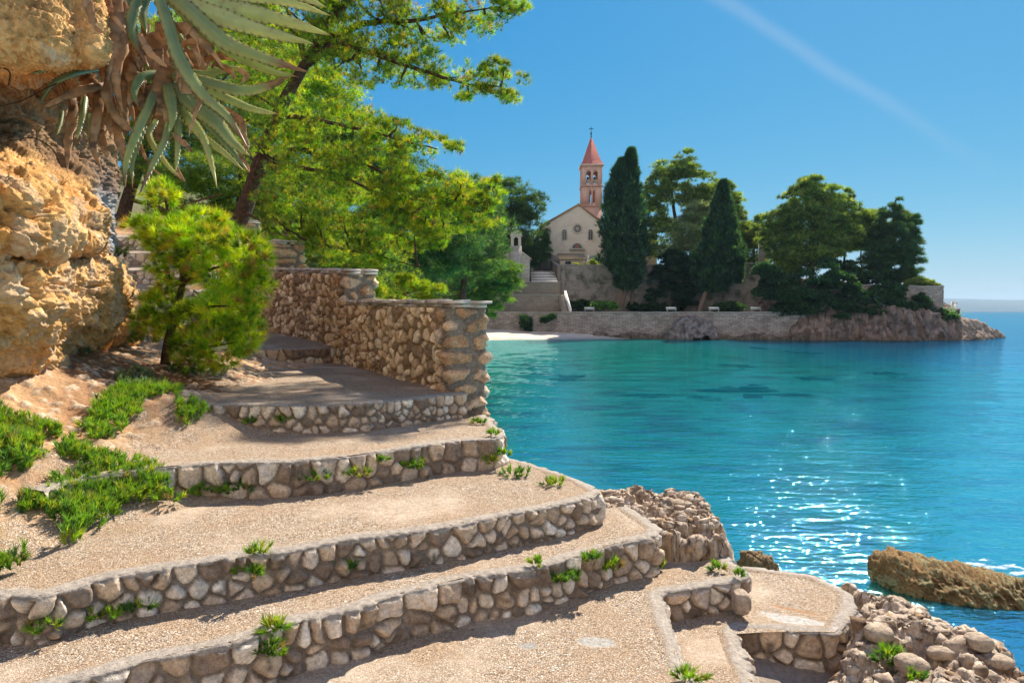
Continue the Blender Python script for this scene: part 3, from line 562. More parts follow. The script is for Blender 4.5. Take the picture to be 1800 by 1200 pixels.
# ------------------------------------------------------------------ shore rocks (conglomerate)
def rock_mass(name, label, poly, top, d, seed, steep=3.2, zmin=-.6, bs=.35, peb=.05, pal=((.22, .135, .08), (.52, .36, .23)), pebc=((.66, .54, .43), (.38, .28, .21)), pad=.55, group=None, rough=.10, cat='rock', ps=1.0, amp=1.0):
    poly = np.array(poly, float); x0, y0 = poly.min(0) - pad; x1, y1 = poly.max(0) + pad; nx, ny = int((x1 - x0) / d), int((y1 - y0) / d)
    X, Y = np.meshgrid(np.linspace(x0, x1, nx), np.linspace(y0, y1, ny)); x, y = X.ravel(), Y.ravel(); q = p3(x, y)
    s = sdist(poly, x, y) + ps * (.10 * fbm(q, 3.2 / ps, 4, seed) + .03 * fbm(q, 14 / ps, 3, seed + 1))
    z = CAMZ + top(x, y); z = z + amp * (rough * fbm(q, 2.6 / ps, 4, seed + 2) + .08 * fbm(q, 7 / ps, 6, seed + 5, ridge=True) + .03 * fbm(q, 24 / ps, 4, seed + 6, ridge=True))
    rg = np.random.default_rng(seed); area = (x1 - x0) * (y1 - y0)
    H = 0; mask = 0; tone = np.zeros(len(x))
    for sz, a in ((peb * 2.0, .020), (peb, .014), (peb * .5, .009)):
        n = min(9000, int(area / (sz * sz) * .9)); sd = np.stack([rg.uniform(x0, x1, n), rg.uniform(y0, y1, n), rg.uniform(-.3, .4, n) * (sz * .5) ** 2], 1)
        de, idx = cells(x + .02 * ps * fbm(q, 12 / ps, 2, 3), y + .02 * ps * fbm(q, 12 / ps, 2, 6), sd)
        keep = h3(idx, idx * 0, idx * 0, int(sz * 1000)) > .5; r = np.clip((de - sz * .05) / (sz * .32), 0, 1); dome = np.sqrt(1 - (1 - r) ** 2) * keep
        H = H + a * ps * dome * (.4 + h3(idx, idx * 0, idx * 0, 2)); mask = np.maximum(mask, (dome > .25) * 1.); tone = np.where(dome > .25, h3(idx, idx * 0, idx * 0, 4), tone)
    z = z - .07 * ps * np.clip(fbm(q, 9 / ps, 3, seed + 23) * 2.5 - .35, 0, 1); out_ = np.clip(s, 0, 9); z = z + H * np.clip(1 - s / (.07 * ps), .12, 1) - steep * out_ ** .8 * (1 + .35 * fbm(q, 5 / ps, 4, seed + 7)) - .07 * amp * np.exp(s.clip(-9, 0) / (.12 * ps))
    z = np.maximum(z, zmin)
    # push steep faces sideways so that they read as broken rock, not as curtains
    V = p3(x, y, z); k = fbm(V * np.array([1, 1, 1]), 7 / ps, 4, seed + 11)[:, None]; k2 = fbm(V, 18 / ps, 3, seed + 13)[:, None]
    gx = np.gradient(z.reshape(ny, nx), d, axis=1).ravel(); gy = np.gradient(z.reshape(ny, nx), d, axis=0).ravel(); nn = unit(p3(-gx, -gy, np.ones_like(x)))
    V = V + nn * ps * (.09 * k + .05 * k2 + .035 * fbm(V, 11 / ps, 4, seed + 15, ridge=True)[:, None]) * np.clip(np.hypot(gx, gy) / 1.5, .1, 1)[:, None]
    t = np.clip(.5 + fbm(V, 3 / ps, 4, seed + 17), 0, 1)[:, None]; C = lerp(np.array(pal[0]), np.array(pal[1]), t)
    C = np.where(mask[:, None] > 0, lerp(np.array(pebc[1]), np.array(pebc[0]), tone[:, None]), C)
    pit = np.clip(-fbm(V, 10 / ps, 4, seed + 19) * 2.5 - .35, 0, .7)[:, None]; C = lerp(C, np.array((.10, .06, .04)), pit)
    wet = np.clip((.45 - V[:, 2]) / .35, 0, 1)[:, None]; C = lerp(C, np.array((.16, .11, .055)), wet * .8)
    o = mesh(name, V, grid_faces(ny, nx), M_HEAD if ps > 3 else M_ROCK, col=C, smooth=True, org=(*poly.mean(0), float(z.min())))
    return props(o, label, cat, group)
GR = 'conglomerate rocks on the near shore'
rock_mass('rock_outcrop', 'pitted pebbly conglomerate ledge jutting over the water beside the steps', [(.62, 6.05), (1.2, 6.12), (1.60, 5.85), (1.72, 5.5), (1.68, 5.2), (1.35, 5.12), (1.15, 5.2), (1.0, 5.4), (.75, 5.7)],
          lambda x, y: -1.70 + .10 * (y - 5.3) - .05 * np.clip(x - 1, 0, 2), .008, 61, zmin=-.4, group=GR)
rock_mass('rock_outcrop', 'large crusty conglomerate bank sloping to the water, lower right corner', [(1.8, 2.4), (1.98, 3.85), (2.22, 4.22), (2.55, 4.7), (2.62, 5.0), (2.5, 5.35), (2.75, 5.1), (3.05, 4.85), (3.15, 4.4), (3.05, 3.6), (2.95, 2.4), (2.8, .8), (1.75, .8)],
          lambda x, y: -2.03 - .22 * np.clip(x - 2.35, 0, 1) - .12 * np.exp(-((x - 2.45) ** 2 + (y - 4.0) ** 2) / .05) - .25 * np.clip(4.3 - y, 0, .7) * np.clip(2.2 - x, 0, 1) + .10 * np.exp(-((x - 2.0) ** 2 + (y - 4.2) ** 2) / .06), .009, 67, zmin=-.4, group=GR, peb=.065, rough=.16)
rock_mass('rock_outcrop', 'small brown rock low by the water behind the pebbly ledge', [(4.05, 11.7), (4.25, 11.95), (4.5, 11.8), (4.5, 11.5), (4.2, 11.45)], lambda x, y: -4.24 + 0 * x, .014, 71, zmin=-.5, steep=1.3, peb=.08, rough=.2, pal=((.16, .11, .06), (.26, .18, .09)), pebc=((.30, .2, .11), (.18, .12, .07)), group=GR)
# brown slab rising out of the water
c0, c1 = P(1525, 1000, 11.3), P(1835, 1060, 10.35)
ax = unit(c1[:2] - c0[:2]); pr = np.array([-ax[1], ax[0]]); L = np.linalg.norm(c1[:2] - c0[:2])
nu, nv = 260, 130; uu = np.linspace(0, 1, nu); th = np.linspace(0, 2 * math.pi, nv)
w = .50 * np.clip(1 - np.where(uu < .5, abs(2 * uu - 1) ** 2.3, abs(2 * uu - 1) ** 4), 0, 1) ** .95 + .02; V = []
base = np.array([*c0[:2]])[None] + ax[None] * (uu * L)[:, None]
zc = lerp(.22, -.05, uu) ; hh = lerp(.16, .20, uu)
for i in range(nu):
    cy, cz = np.cos(th), np.sin(th)
    cy = np.sign(cy) * abs(cy) ** .8; cz = np.sign(cz) * abs(cz) ** .7
    V.append(np.column_stack([base[i][0] + pr[0] * cy * w[i], base[i][1] + pr[1] * cy * w[i], zc[i] + hh[i] * cz * min(1, w[i] / .3) + .10 * cy]))
V = np.vstack(V); Vn = V + .0; k = fbm(V, 2.2, 5, 4); k2 = fbm(V, 7, 5, 9, ridge=True)
dirn = unit(V - np.column_stack([np.repeat(base, nv, 0), np.repeat(zc, nv)])); V = V + dirn * (.12 * k + .10 * k2 + .05 * fbm(V, 17, 4, 2, ridge=True))[:, None]
de, idx = cells(V[:, 0] + V[:, 1] * .3, V[:, 2], np.array([(a, b, 0) for a, b in zip(np.random.default_rng(2).uniform(4, 12, 4200), np.random.default_rng(3).uniform(-.6, 1.2, 4200))]))
C = lerp(np.array((.075, .045, .02)), np.array((.25, .155, .065)), np.clip(.5 + k + .4 * k2, 0, 1)[:, None]); C = np.where((h3(idx, idx * 0, idx * 0, 5) > .7)[:, None] & (V[:, 2] < .42)[:, None], np.array((.27, .23, .12)), C)
V = V + dirn * (.02 * (h3(idx, idx * 0, idx * 0, 5) > .7) * np.clip(de / .02, 0, 1))[:, None]
props(mesh('sea_rock', V, grid_faces(nu, nv), M_ROCK, col=C, smooth=True, org=(*((c0 + c1) / 2)[:2], 0)), 'long tilted brown rock slab rising out of the water', 'rock')
props(mesh('foam', *(lambda v, f: (v + np.array([0, 0, .01]), f))(*blotch(1715, 1000, 95, 22)), (lambda t: (lambda m: (t.l(t.mr(t.noise(5, 6, t.pos((.5, 1, 1)), rough=.7).outputs['Fac'], .50, .62, 0, .85), m.inputs[0]), t.l(t.n('ShaderNodeBsdfTransparent').outputs[0], m.inputs[1]),
      t.l((lambda d: (setattr(d.inputs['Color'], 'default_value', (.6, .65, .7, 1)), d.outputs[0])[1])(t.n('ShaderNodeBsdfDiffuse')), m.inputs[2]), t.l(m.outputs[0], t.n('ShaderNodeOutputMaterial').inputs['Surface']), t.m)[-1])(t.n('ShaderNodeMixShader')))(NT('sea_foam'))), kind='stuff')
# pale boulder set into the end of the second step, and a few loose stones
def boulder(name, c, r, label, seed, col=(.62, .5, .4), n=22, cat='stone', group=None, mat=None):
    th, ph = np.meshgrid(np.linspace(0, 2 * math.pi, 2 * n, endpoint=False), np.linspace(0, math.pi, n)); d = np.stack([np.cos(th) * np.sin(ph), np.sin(th) * np.sin(ph), np.cos(ph)], -1).reshape(-1, 3)
    e = np.sign(d) * abs(d) ** .75; q = e * np.array(r) * (1 + .22 * fbm(d, 1.2, 3, seed) + .05 * fbm(d, 5, 3, seed + 2))[:, None]
    C = np.array(col) * (1 + .25 * fbm(d, 3, 4, seed + 5))[:, None]
    return props(mesh(name, q + np.array(c), grid_faces(n, 2 * n, True), mat or M_ROCK, col=C, smooth=True, org=(c[0], c[1], c[2] - r[2])), label, cat, group)
g = G(1052, 893, -1.50); boulder('boulder', g + np.array([-.02, .05, -.02]), (.075, .08, .125), 'smooth pale boulder at the right end of the second step', 3, (.66, .56, .47), 26)
g = G(1148, 970, -1.74); boulder('boulder', g + np.array([-.02, .03, .0]), (.075, .08, .06), 'round pitted brown boulder at the right end of the lowest long riser', 9, (.42, .30, .21), 24)
g = G(1305, 1062, -2.0); boulder('boulder', g + np.array([.0, .04, .0]), (.06, .08, .08), 'beige boulder at the right corner of the short riser', 12, (.5, .39, .3), 24)
rg = np.random.default_rng(77)
for i, (u, v, zr, r, lb) in enumerate([(470, 653, -.86, .055, 'small pale stone alone on the shaded terrace near the wall'), (1262, 1095, -2.1, .022, 'tiny bright white pebble under the short riser'), (1190, 886, -1.52, .06, 'flat pale stone lying on top of the pebbly ledge'), (1245, 925, -1.6, .05, 'flat pinkish stone in the middle of the pebbly ledge'),
        (1600, 1170, -2.1, .085, 'angular beige boulder on the crusty bank near the bottom edge'), (1655, 1150, -2.15, .07, 'beige boulder right of the angular one on the crusty bank'), (1545, 1115, -2.12, .085, 'big gray angular boulder in the middle of the crusty bank'), (1720, 1130, -2.3, .08, 'white rounded boulder at the water side of the crusty bank'),
        (1760, 1165, -2.35, .07, 'white boulder lower down the water side of the crusty bank'), (1735, 1190, -2.3, .06, 'pale boulder at the very bottom right of the bank'), (70, 500, -.0, .0, '')]):
    if r: bpy.context.view_layer.update(); DG_ = bpy.context.evaluated_depsgraph_get(); d_ = ray(u, v); ok_, lc_, *_ = S.ray_cast(DG_, (0, 0, CAMZ), tuple(d_ / np.linalg.norm(d_))); boulder('loose_stone', np.array(lc_) + np.array([0, 0, r * .1]), (r, r * .8, r * .55), lb, 100 + i, (.46, .36, .27), 18, 'stone', 'loose stones on the shore and path')

# ------------------------------------------------------------------ rubble parapet wall
def wall_section(name, pts, zb, zt, label, seed, ds, th=.42, rh=.14, rw=.15, quoin=True, cope=.09):
    """pts: inner (path side) line from near end to far end; th: thickness; zb/zt functions of distance, absolute"""
    rng = np.random.default_rng(seed); p = np.array(pts, float); tg_ = unit(np.gradient(resample(p, .2)[0], axis=0)); pp = resample(p, .2)[0]
    nr = np.stack([tg_[:, 1], -tg_[:, 0]], 1)            # to the sea side
    outer = pp + nr * th
    loop = np.vstack([outer[::-1], pp, outer[-1:]])        # far outer -> near outer -> near inner -> far inner
    L0 = np.linalg.norm(np.diff(pp, axis=0), axis=1).sum()
    fr, q = resample(loop, ds); fr = smooth_line(fr, 4); t2 = unit(np.gradient(fr, axis=0)); n2 = np.stack([-t2[:, 1], t2[:, 0]], 1)
    c = fr.mean(0)
    if ((fr - c) * n2).sum() < 0: n2 = -n2
    # distance along the wall for heights
    dd = np.array([np.argmin(((pp - f) ** 2).sum(1)) * .2 for f in fr[::6]]); dist_ = np.interp(np.arange(len(fr)), np.arange(len(fr))[::6], dd)
    dist_ = smooth_line(dist_.astype(float), 30)
    b = np.array([zb(a) for a in dist_]); tp = np.array([zt(a) for a in dist_]) - cope; bmin = b.min(); nt_ = int((tp.max() - bmin) / ds)
    f_ = np.linspace(0, 1, nt_); Z = tp[None] * (1 - f_)[:, None] + b[None] * f_[:, None]; Sg = np.tile(q, nt_); Tz = Z.ravel() - bmin
    sd = seeds(0, q[-1], 0, tp.max() - bmin + .1, rh, rw, rng, .5)
    H, C, on = rubble(Sg, Tz, sd, seed, gap=.005, rnd=.034, bulge=.052, mortar=(.26, .18, .11), tint=(1.28, 1.17, 1.0), warp=.02, soft=.014)
    if quoin:                            # big pitted blocks at the near end
        s_end = len(outer) * .2 - .2; near = np.exp(-np.clip(abs(Sg - (s_end + th / 2)) - th / 2 - .22 - .15 * h3((Tz / .17).astype(int), Tz.astype(int) * 0, Tz.astype(int) * 0, 3), 0, 9) / .02)
        sd2 = seeds(0, q[-1], 0, tp.max() - bmin + .1, .165, .5, rng); H2, C2, on2 = rubble(Sg, Tz, sd2, seed + 4, gap=.018, rnd=.07, bulge=.075, asp=1.6, mortar=(.34, .29, .24))
        C2 = np.where(on2[:, None] > .4, C2 * .45 + np.array((.62, .36, .18)) * .55 * (1 + .8 * fbm(p3(Sg, Tz), 16, 4, 3))[:, None], C2 * .7); H2 = H2 + .035 * fbm(p3(Sg, Tz), 17, 5, 8, ridge=True)
        H = lerp(H, H2, near); C = lerp(C, C2, near[:, None])
    org = (*p[0], bmin); root = empty(name, org, label, 'wall', 'sections of the rubble parapet')
    V = np.column_stack([np.tile(fr[:, 0], nt_) + np.tile(n2[:, 0], nt_) * H, np.tile(fr[:, 1], nt_) + np.tile(n2[:, 1], nt_) * H, Z.ravel()])
    mesh('masonry', V, grid_faces(nt_, len(q)), M_MAS, root, col=C, smooth=True, attrs={'peb': np.zeros(len(V))})
    # coping: flat slabs laid in two thin courses
    mb = MB(); s = 0; k = 0
    for course, (zo, hh_, ov) in enumerate(((0, cope * .42, .0), (cope * .44, cope * .5, .022))):
        s = -.06 - rng.uniform(0, .1)
        while s < L0:
            e = min(s + rng.uniform(.22, .5), L0 + .02)
            for side in (0, 1):
                a, b_ = (-ov - rng.uniform(-.03, .02), th * .5 + rng.uniform(-.05, .05)) if side == 0 else (th * .5 + .02, th + ov)
                ps = []
                for ss in (s + .006, e - .006):
                    i = np.interp(np.clip(ss, 0, L0), np.arange(len(pp)) * .2, np.arange(len(pp))); i0 = int(min(i, len(pp) - 2)); c_ = lerp(pp[i0], pp[i0 + 1], i - i0) + tg_[i0] * min(ss, 0)
                    for o_ in (a, b_): ps.append(c_ + nr[i0] * o_)
                zz = zt(max((s + e) / 2, 0)) - cope + zo + rng.uniform(0, .008); j = rng.uniform(-.014, .012, 4)
                V8 = [[*ps[0], zz], [*ps[1], zz], [*ps[2], zz], [*ps[3], zz]] + [[*ps[m_], zz + hh_ - .004 + j[m_]] for m_ in range(4)]
                V8 = np.array(V8); cx = V8[:, :2].mean(0); V8[4:, :2] = cx + (V8[4:, :2] - cx) * .985
                mb.add(V8, [[0, 2, 3, 1], [4, 5, 7, 6], [0, 1, 5, 4], [1, 3, 7, 5], [3, 2, 6, 7], [2, 0, 4, 6]])
            s = e; k += 1
    mb.build('coping', M_COPE, root); return root
M_COPE = mat_plain('coping_slabs', (.56, .48, .41), .9, .35, 9)
z0 = CAMZ
inner = [(-.67, 7.3), (-1.71, 9.25), (-2.75, 11.2)]
wall_section('parapet_wall', [(-.67, 7.3), (-1.65, 9.15), (-2.9, 11.5)], lambda d: z0 + np.interp(d, [0, .6, 2.2, 5], [-1.22, -.98, -.93, -.93]), lambda d: z0 + .125 + .015 * d, 'low front stretch of rubble wall with orange pitted quoins at its near end', 201, .014)
wall_section('parapet_wall', [(-2.70, 11.12), (-3.9, 12.9), (-5.15, 14.55)], lambda d: z0 - .95 + .06 * d, lambda d: z0 + .69 + .055 * d, 'middle stretch of rubble wall, one step higher, behind the bright young pine', 202, .018, th=.5)
wall_section('parapet_wall', [(-5.0, 14.4), (-6.2, 16.2), (-7.2, 17.8)], lambda d: z0 - .7 + .1 * d, lambda d: z0 + 1.50 + .04 * d, 'gray block of rubble wall rising above the middle stretch', 203, .022, th=.62)
wall_section('parapet_wall', [(-7.35, 17.9), (-8.6, 19.6), (-9.6, 21)], lambda d: z0 + .2 + .1 * d, lambda d: z0 + 2.42 + .03 * d, 'far shaded pillar of rubble wall above the gray block', 204, .03, th=.75)
wall_section('parapet_wall', [(-9.7, 21.2), (-11, 22.6), (-12.6, 24)], lambda d: z0 + .8 + .1 * d, lambda d: z0 + 2.95 + .05 * d, 'farthest piece of rubble wall behind the top of the young pine', 205, .035, th=.75)

# ------------------------------------------------------------------ near cliff with overhang
def catmull(K, t):
    K = np.asarray(K, float); n = len(K); i = np.clip(np.floor(t).astype(int), 0, n - 2); f = (t - i)[:, None]
    g = lambda j: K[np.clip(j, 0, n - 1)].reshape(len(t), -1)
    p0, p1, p2, p3_ = g(i - 1), g(i), g(i + 1), g(i + 2)
    return (.5 * (2 * p1 + (p2 - p0) * f + (2 * p0 - 5 * p1 + 4 * p2 - p3_) * f ** 2 + (3 * p1 - p0 - 3 * p2 + p3_) * f ** 3)).reshape(len(t), *K.shape[1:])
rows = [(-420, [(-600, 4.2), (-100, 4.5), (60, 4.9), (150, 5.6), (150, 9.5)]), (-150, [(-600, 4.0), (-60, 4.3), (90, 4.6), (165, 5.2), (160, 9.5)]), (0, [(-600, 3.8), (0, 4.15), (125, 4.5), (182, 5.0), (165, 9)]),
        (60, [(-600, 3.8), (0, 4.1), (125, 4.4), (188, 4.9), (165, 9)]), (103, [(-600, 3.9), (0, 4.3), (125, 4.5), (176, 4.9), (165, 9)]), (122, [(-600, 4.6), (0, 5.2), (110, 5.6), (160, 6.2), (170, 9.5)]),
        (165, [(-600, 5), (0, 6.2), (100, 7.0), (170, 8.0), (180, 11)]), (230, [(-600, 5), (0, 6.3), (100, 7.5), (183, 8.8), (185, 12)]), (285, [(-600, 4.7), (0, 5.8), (100, 7.3), (190, 9), (190, 12)]),
        (335, [(-600, 4.3), (0, 5.0), (90, 6.2), (190, 8.8), (195, 12)]), (385, [(-600, 4.3), (0, 4.85), (128, 6.3), (184, 7.7), (195, 12)]), (430, [(-600, 4.4), (0, 4.85), (118, 6.1), (178, 7.1), (190, 12)]),
        (448, [(-600, 4.6), (0, 5.25), (112, 6.7), (172, 7.7), (190, 12)]), (480, [(-600, 4.5), (0, 5.0), (120, 6.35), (208, 7.8), (210, 12)]), (530, [(-600, 4.5), (0, 4.95), (130, 6.4), (238, 8.0), (232, 12)]),
        (575, [(-600, 4.6), (0, 5.15), (130, 6.7), (232, 8.3), (232, 12)]), (620, [(-600, 4.9), (0, 5.6), (130, 7.1), (198, 8.6), (225, 12)]), (690, [(-600, 5.2), (0, 6.0), (130, 7.6), (190, 8.9), (220, 12)])]
K = np.array([[P(u, v, y) for u, y in r] for v, r in rows])
NR, NC = 560, 420
A_ = catmull(K, np.linspace(0, len(rows) - 1, NR)); V = np.stack([catmull(A_[i], np.linspace(0, 4, NC)) for i in range(NR)])
du = np.gradient(V, axis=1); dv = np.gradient(V, axis=0); nrmv = unit(np.cross(du, dv)).reshape(-1, 3); V = V.reshape(-1, 3)
cen = np.array([-8., 7, 5]); 
if (nrmv * np.array([1, -.3, 0])).sum() < 0: nrmv = -nrmv
zz = V[:, 2]; strat = fbm(np.column_stack([zz * 0, V[:, 1] * .12, zz * 1.0 + .12 * V[:, 1]]), 5.5, 4, 31)
big_ = fbm(V, 1.3, 4, 32); mid_ = fbm(V * np.array([1, 1, 1.7]), 3.4, 5, 33, ridge=True); sm = fbm(V, 14, 4, 34); sm2 = fbm(V, 34, 3, 36, ridge=True)
slab = np.clip((zz - 5.85) / .25, 0, 1) * np.clip((5.9 - V[:, 1]) / .8, 0, 1)
amp = lerp(1, .35, slab)
crk = fbm(V * np.array([1, 1, 1.5]), 2.6, 4, 44, ridge=True); disp = amp * (.14 * big_ + .11 * strat + .065 * mid_ + .03 * sm - .15 * np.clip(crk * 2.4 - 1.25, 0, 1)) + .026 * sm2 + .012 * fbm(V, 60, 2, 46)
de, idx = cells(V[:, 1] + .02 * fbm(V, 12, 2), zz, np.stack([RNG.uniform(3, 12, 5200), RNG.uniform(3, 7.5, 5200), RNG.exponential(.002, 5200) - .002], 1))
keep = (h3(idx, idx * 0, idx * 0, 5) > .72) * (1 - slab) * (zz < 5.6); r_ = np.clip(de / .03, 0, 1); disp = disp + keep * .022 * np.sqrt(1 - (1 - r_) ** 2)
Vd = V + nrmv * disp[:, None]
t1 = np.clip(.5 + .9 * fbm(Vd, 1.6, 5, 37) + .2 * strat, 0, 1)[:, None]
C = lerp(np.array((.66, .31, .085)), np.array((.88, .56, .25)), t1); pale = np.clip(fbm(Vd, 4, 4, 38) * 2.4 - .5, 0, .7)[:, None]; C = lerp(C, np.array((.72, .58, .42)), pale)
C = lerp(C, np.array((.20, .09, .04)), np.clip(-fbm(Vd, 6, 4, 39) * 2.2 - .5, 0, .7)[:, None])
C = np.where((keep > 0)[:, None], lerp(C, np.array((.64, .47, .31)), .6), C)
grey = np.clip((V[:, 1] - 7.9) / .6, 0, 1) * np.clip((zz - 5.15) / .15, 0, 1) * np.clip((6.6 - zz) / .4, 0, 1); C = lerp(C, np.array((.33, .33, .35)) * (1 + .4 * sm)[:, None], grey[:, None])
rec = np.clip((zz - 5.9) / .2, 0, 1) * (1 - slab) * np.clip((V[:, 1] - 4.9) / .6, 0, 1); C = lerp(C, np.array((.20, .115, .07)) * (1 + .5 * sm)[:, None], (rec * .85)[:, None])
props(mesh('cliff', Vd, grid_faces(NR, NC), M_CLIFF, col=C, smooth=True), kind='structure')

# ------------------------------------------------------------------ foliage builders
def needles(pos, dirs, n, L, wd, spread, cols, rng, base=.25, taper=True, jit=.25):
    """n needles per tuft: thin triangles round the tuft's shoot"""
    m = len(pos); p = np.repeat(pos, n, 0); d = np.repeat(unit(dirs), n, 0); t = rng.random((m * n, 1)); rd = unit(rng.normal(size=(m * n, 3)))
    b = p + d * (t * base * np.repeat(np.broadcast_to(L, (m,)), n)[:, None]); nd = unit(d * rng.uniform(.5, 1.0, (m * n, 1)) + rd * spread)
    ll = np.repeat(np.broadcast_to(L, (m,)), n)[:, None] * rng.uniform(.7, 1.15, (m * n, 1)); sd = unit(np.cross(nd, rng.normal(size=(m * n, 3)))) * (wd / 2)
    V = np.stack([b - sd, b + sd, b + nd * ll], 1).reshape(-1, 3)
    c = np.repeat(cols, n, 0) * rng.uniform(1 - jit, 1 + jit, (m * n, 1)); C = np.repeat(c, 3, 0)
    return V, C
def tri_obj(name, V, C, mat, parent=None, smooth=False):
    return mesh(name, V, np.arange(len(V)).reshape(-1, 3), mat, parent, col=C)
def blob_world(b):
    u, v, ru, rv, Y = b[:5]; c = P(u, v, Y); rx = ru * Y / F; rz = rv * Y / F; ry = b[5] if len(b) > 5 else (rx + rz) / 2
    return c, np.array([rx, ry, rz])
def pine_tufts(blobs, n, rng, shell=.35, gap=.1, gsc=1.1, sd=0):
    W_ = np.array([b[2] * b[3] * (b[4] ** 2) for b in blobs], float); W_ /= W_.sum(); k = rng.choice(len(blobs), n, p=W_)
    cr = [blob_world(b) for b in blobs]; c = np.array([a for a, _ in cr])[k]; r = np.array([a for _, a in cr])[k]
    d = unit(rng.normal(size=(n, 3))); rad = rng.uniform(shell, 1, (n, 1)) ** .6; p = c + d * r * rad * (1 + .3 * fbm(d * 2 + k[:, None] * 5, 1, 2, sd)[:, None])
    keep = fbm(p, gsc, 3, sd + 5) > -gap if gap < 1 else np.ones(n, bool)
    return p[keep], d[keep], k[keep], rad[keep][:, 0]
def pal_mix(cols, w, n, rng):
    cols = np.array(cols); return cols[rng.choice(len(cols), n, p=np.array(w) / sum(w))]
YG = [(.30, .37, .014), (.18, .33, .015), (.07, .17, .02), (.42, .38, .02)]
DG = [(.04, .11, .035), (.065, .15, .04), (.12, .18, .035), (.03, .08, .035)]
def branch(mb, pix, r0, r1, wig=.04, seed=0):
    pts = np.array([P(*a) for a in pix]); q, s = resample(pts, max(.08, r0 * 1.5)); q = smooth_line(q, 3)
    q = q + wig * np.stack([fbm(p3(s, s * 0 + seed, s * 0 + k), 1.6, 3) for k in range(3)], 1); mb.tube(q, np.linspace(r0, r1, len(q)), 8); return q
def conifer(label, base, blobs, n, L, wd, pal, pw, trunk=None, branches=(), nn=16, group=None, seed=1, shell=.35, gap=.12, gsc=1.1, twigs=40, up=.45, out=.6, spread=.8, name='pine_tree', cat='pine tree', flat=None, mat=None, clump=None, bark=None):
    rng = np.random.default_rng(seed); root = empty(name, base, label, cat, group)
    if clump:                            # needle plates: tufts gather on small domes instead of an even cloud
        m, fr_ = clump; pc, dc, kc, _ = pine_tufts(blobs, m, rng, .45, 2, gsc, seed); rb = np.array([blob_world(b)[1].mean() for b in blobs])[kc] * fr_
        j = rng.integers(0, len(pc), n); dd = unit(rng.normal(size=(n, 3))); dd[:, 2] = abs(dd[:, 2]) * .9 - .25; dd = unit(dd)
        p = pc[j] + dd * np.array([1.15, 1.15, .62]) * (rb[j] * rng.uniform(.5, 1.3, n))[:, None]; d = unit(dd + dc[j] * .3); keep = fbm(p, gsc * 2, 3, seed + 5) > -gap; p, d, j = p[keep], d[keep], j[keep]
        ck = h3(j, j * 0, j * 0, seed)
    else:
        p, d, k, rad = pine_tufts(blobs, n, rng, shell, gap, gsc, seed); ck = h3(np.floor(p[:, 0] / .5), np.floor(p[:, 1] / .5), np.floor(p[:, 2] / .4), seed)
    dr = unit(d * out + np.array([0, 0, up]) + .35 * rng.normal(size=p.shape)); C = pal_mix(pal, pw, len(p), rng); C = C * (.6 + .75 * ck)[:, None]
    V, Cc = needles(p, dr, nn, L, wd, spread, C, rng); tri_obj('foliage', V, Cc, mat or M_NEEDLE, root)
    mb = MB()
    if trunk: br = branch(mb, trunk[0], trunk[1], trunk[2], .05, seed)
    for b in branches: branch(mb, b[0], b[1], b[2], .06, seed + len(b[0]) * 7 + int(b[0][-1][0]))
    if trunk and twigs:                  # thin twigs from the wood to the needle masses
        wood = np.vstack([v for v in mb.V])
        for i in rng.choice(len(p), twigs, replace=False):
            j = np.argmin(((wood - p[i]) ** 2).sum(1)); a = wood[j]; s_ = np.linspace(0, 1, 7)[:, None]; ln = np.linalg.norm(p[i] - a)
            if ln > 5 * L * 20: continue
            q = a * (1 - s_) + p[i] * s_ + np.array([0, 0, -.08 * ln]) * np.sin(s_ * math.pi) + .03 * ln * rng.normal(size=(7, 3)) * np.sin(s_ * math.pi); mb.tube(q, np.linspace(trunk[2] * .5, trunk[2] * .15, 7), 5, False)
    if mb.V: mb.build('trunk', bark or M_BARK, root, smooth=True)
    return root

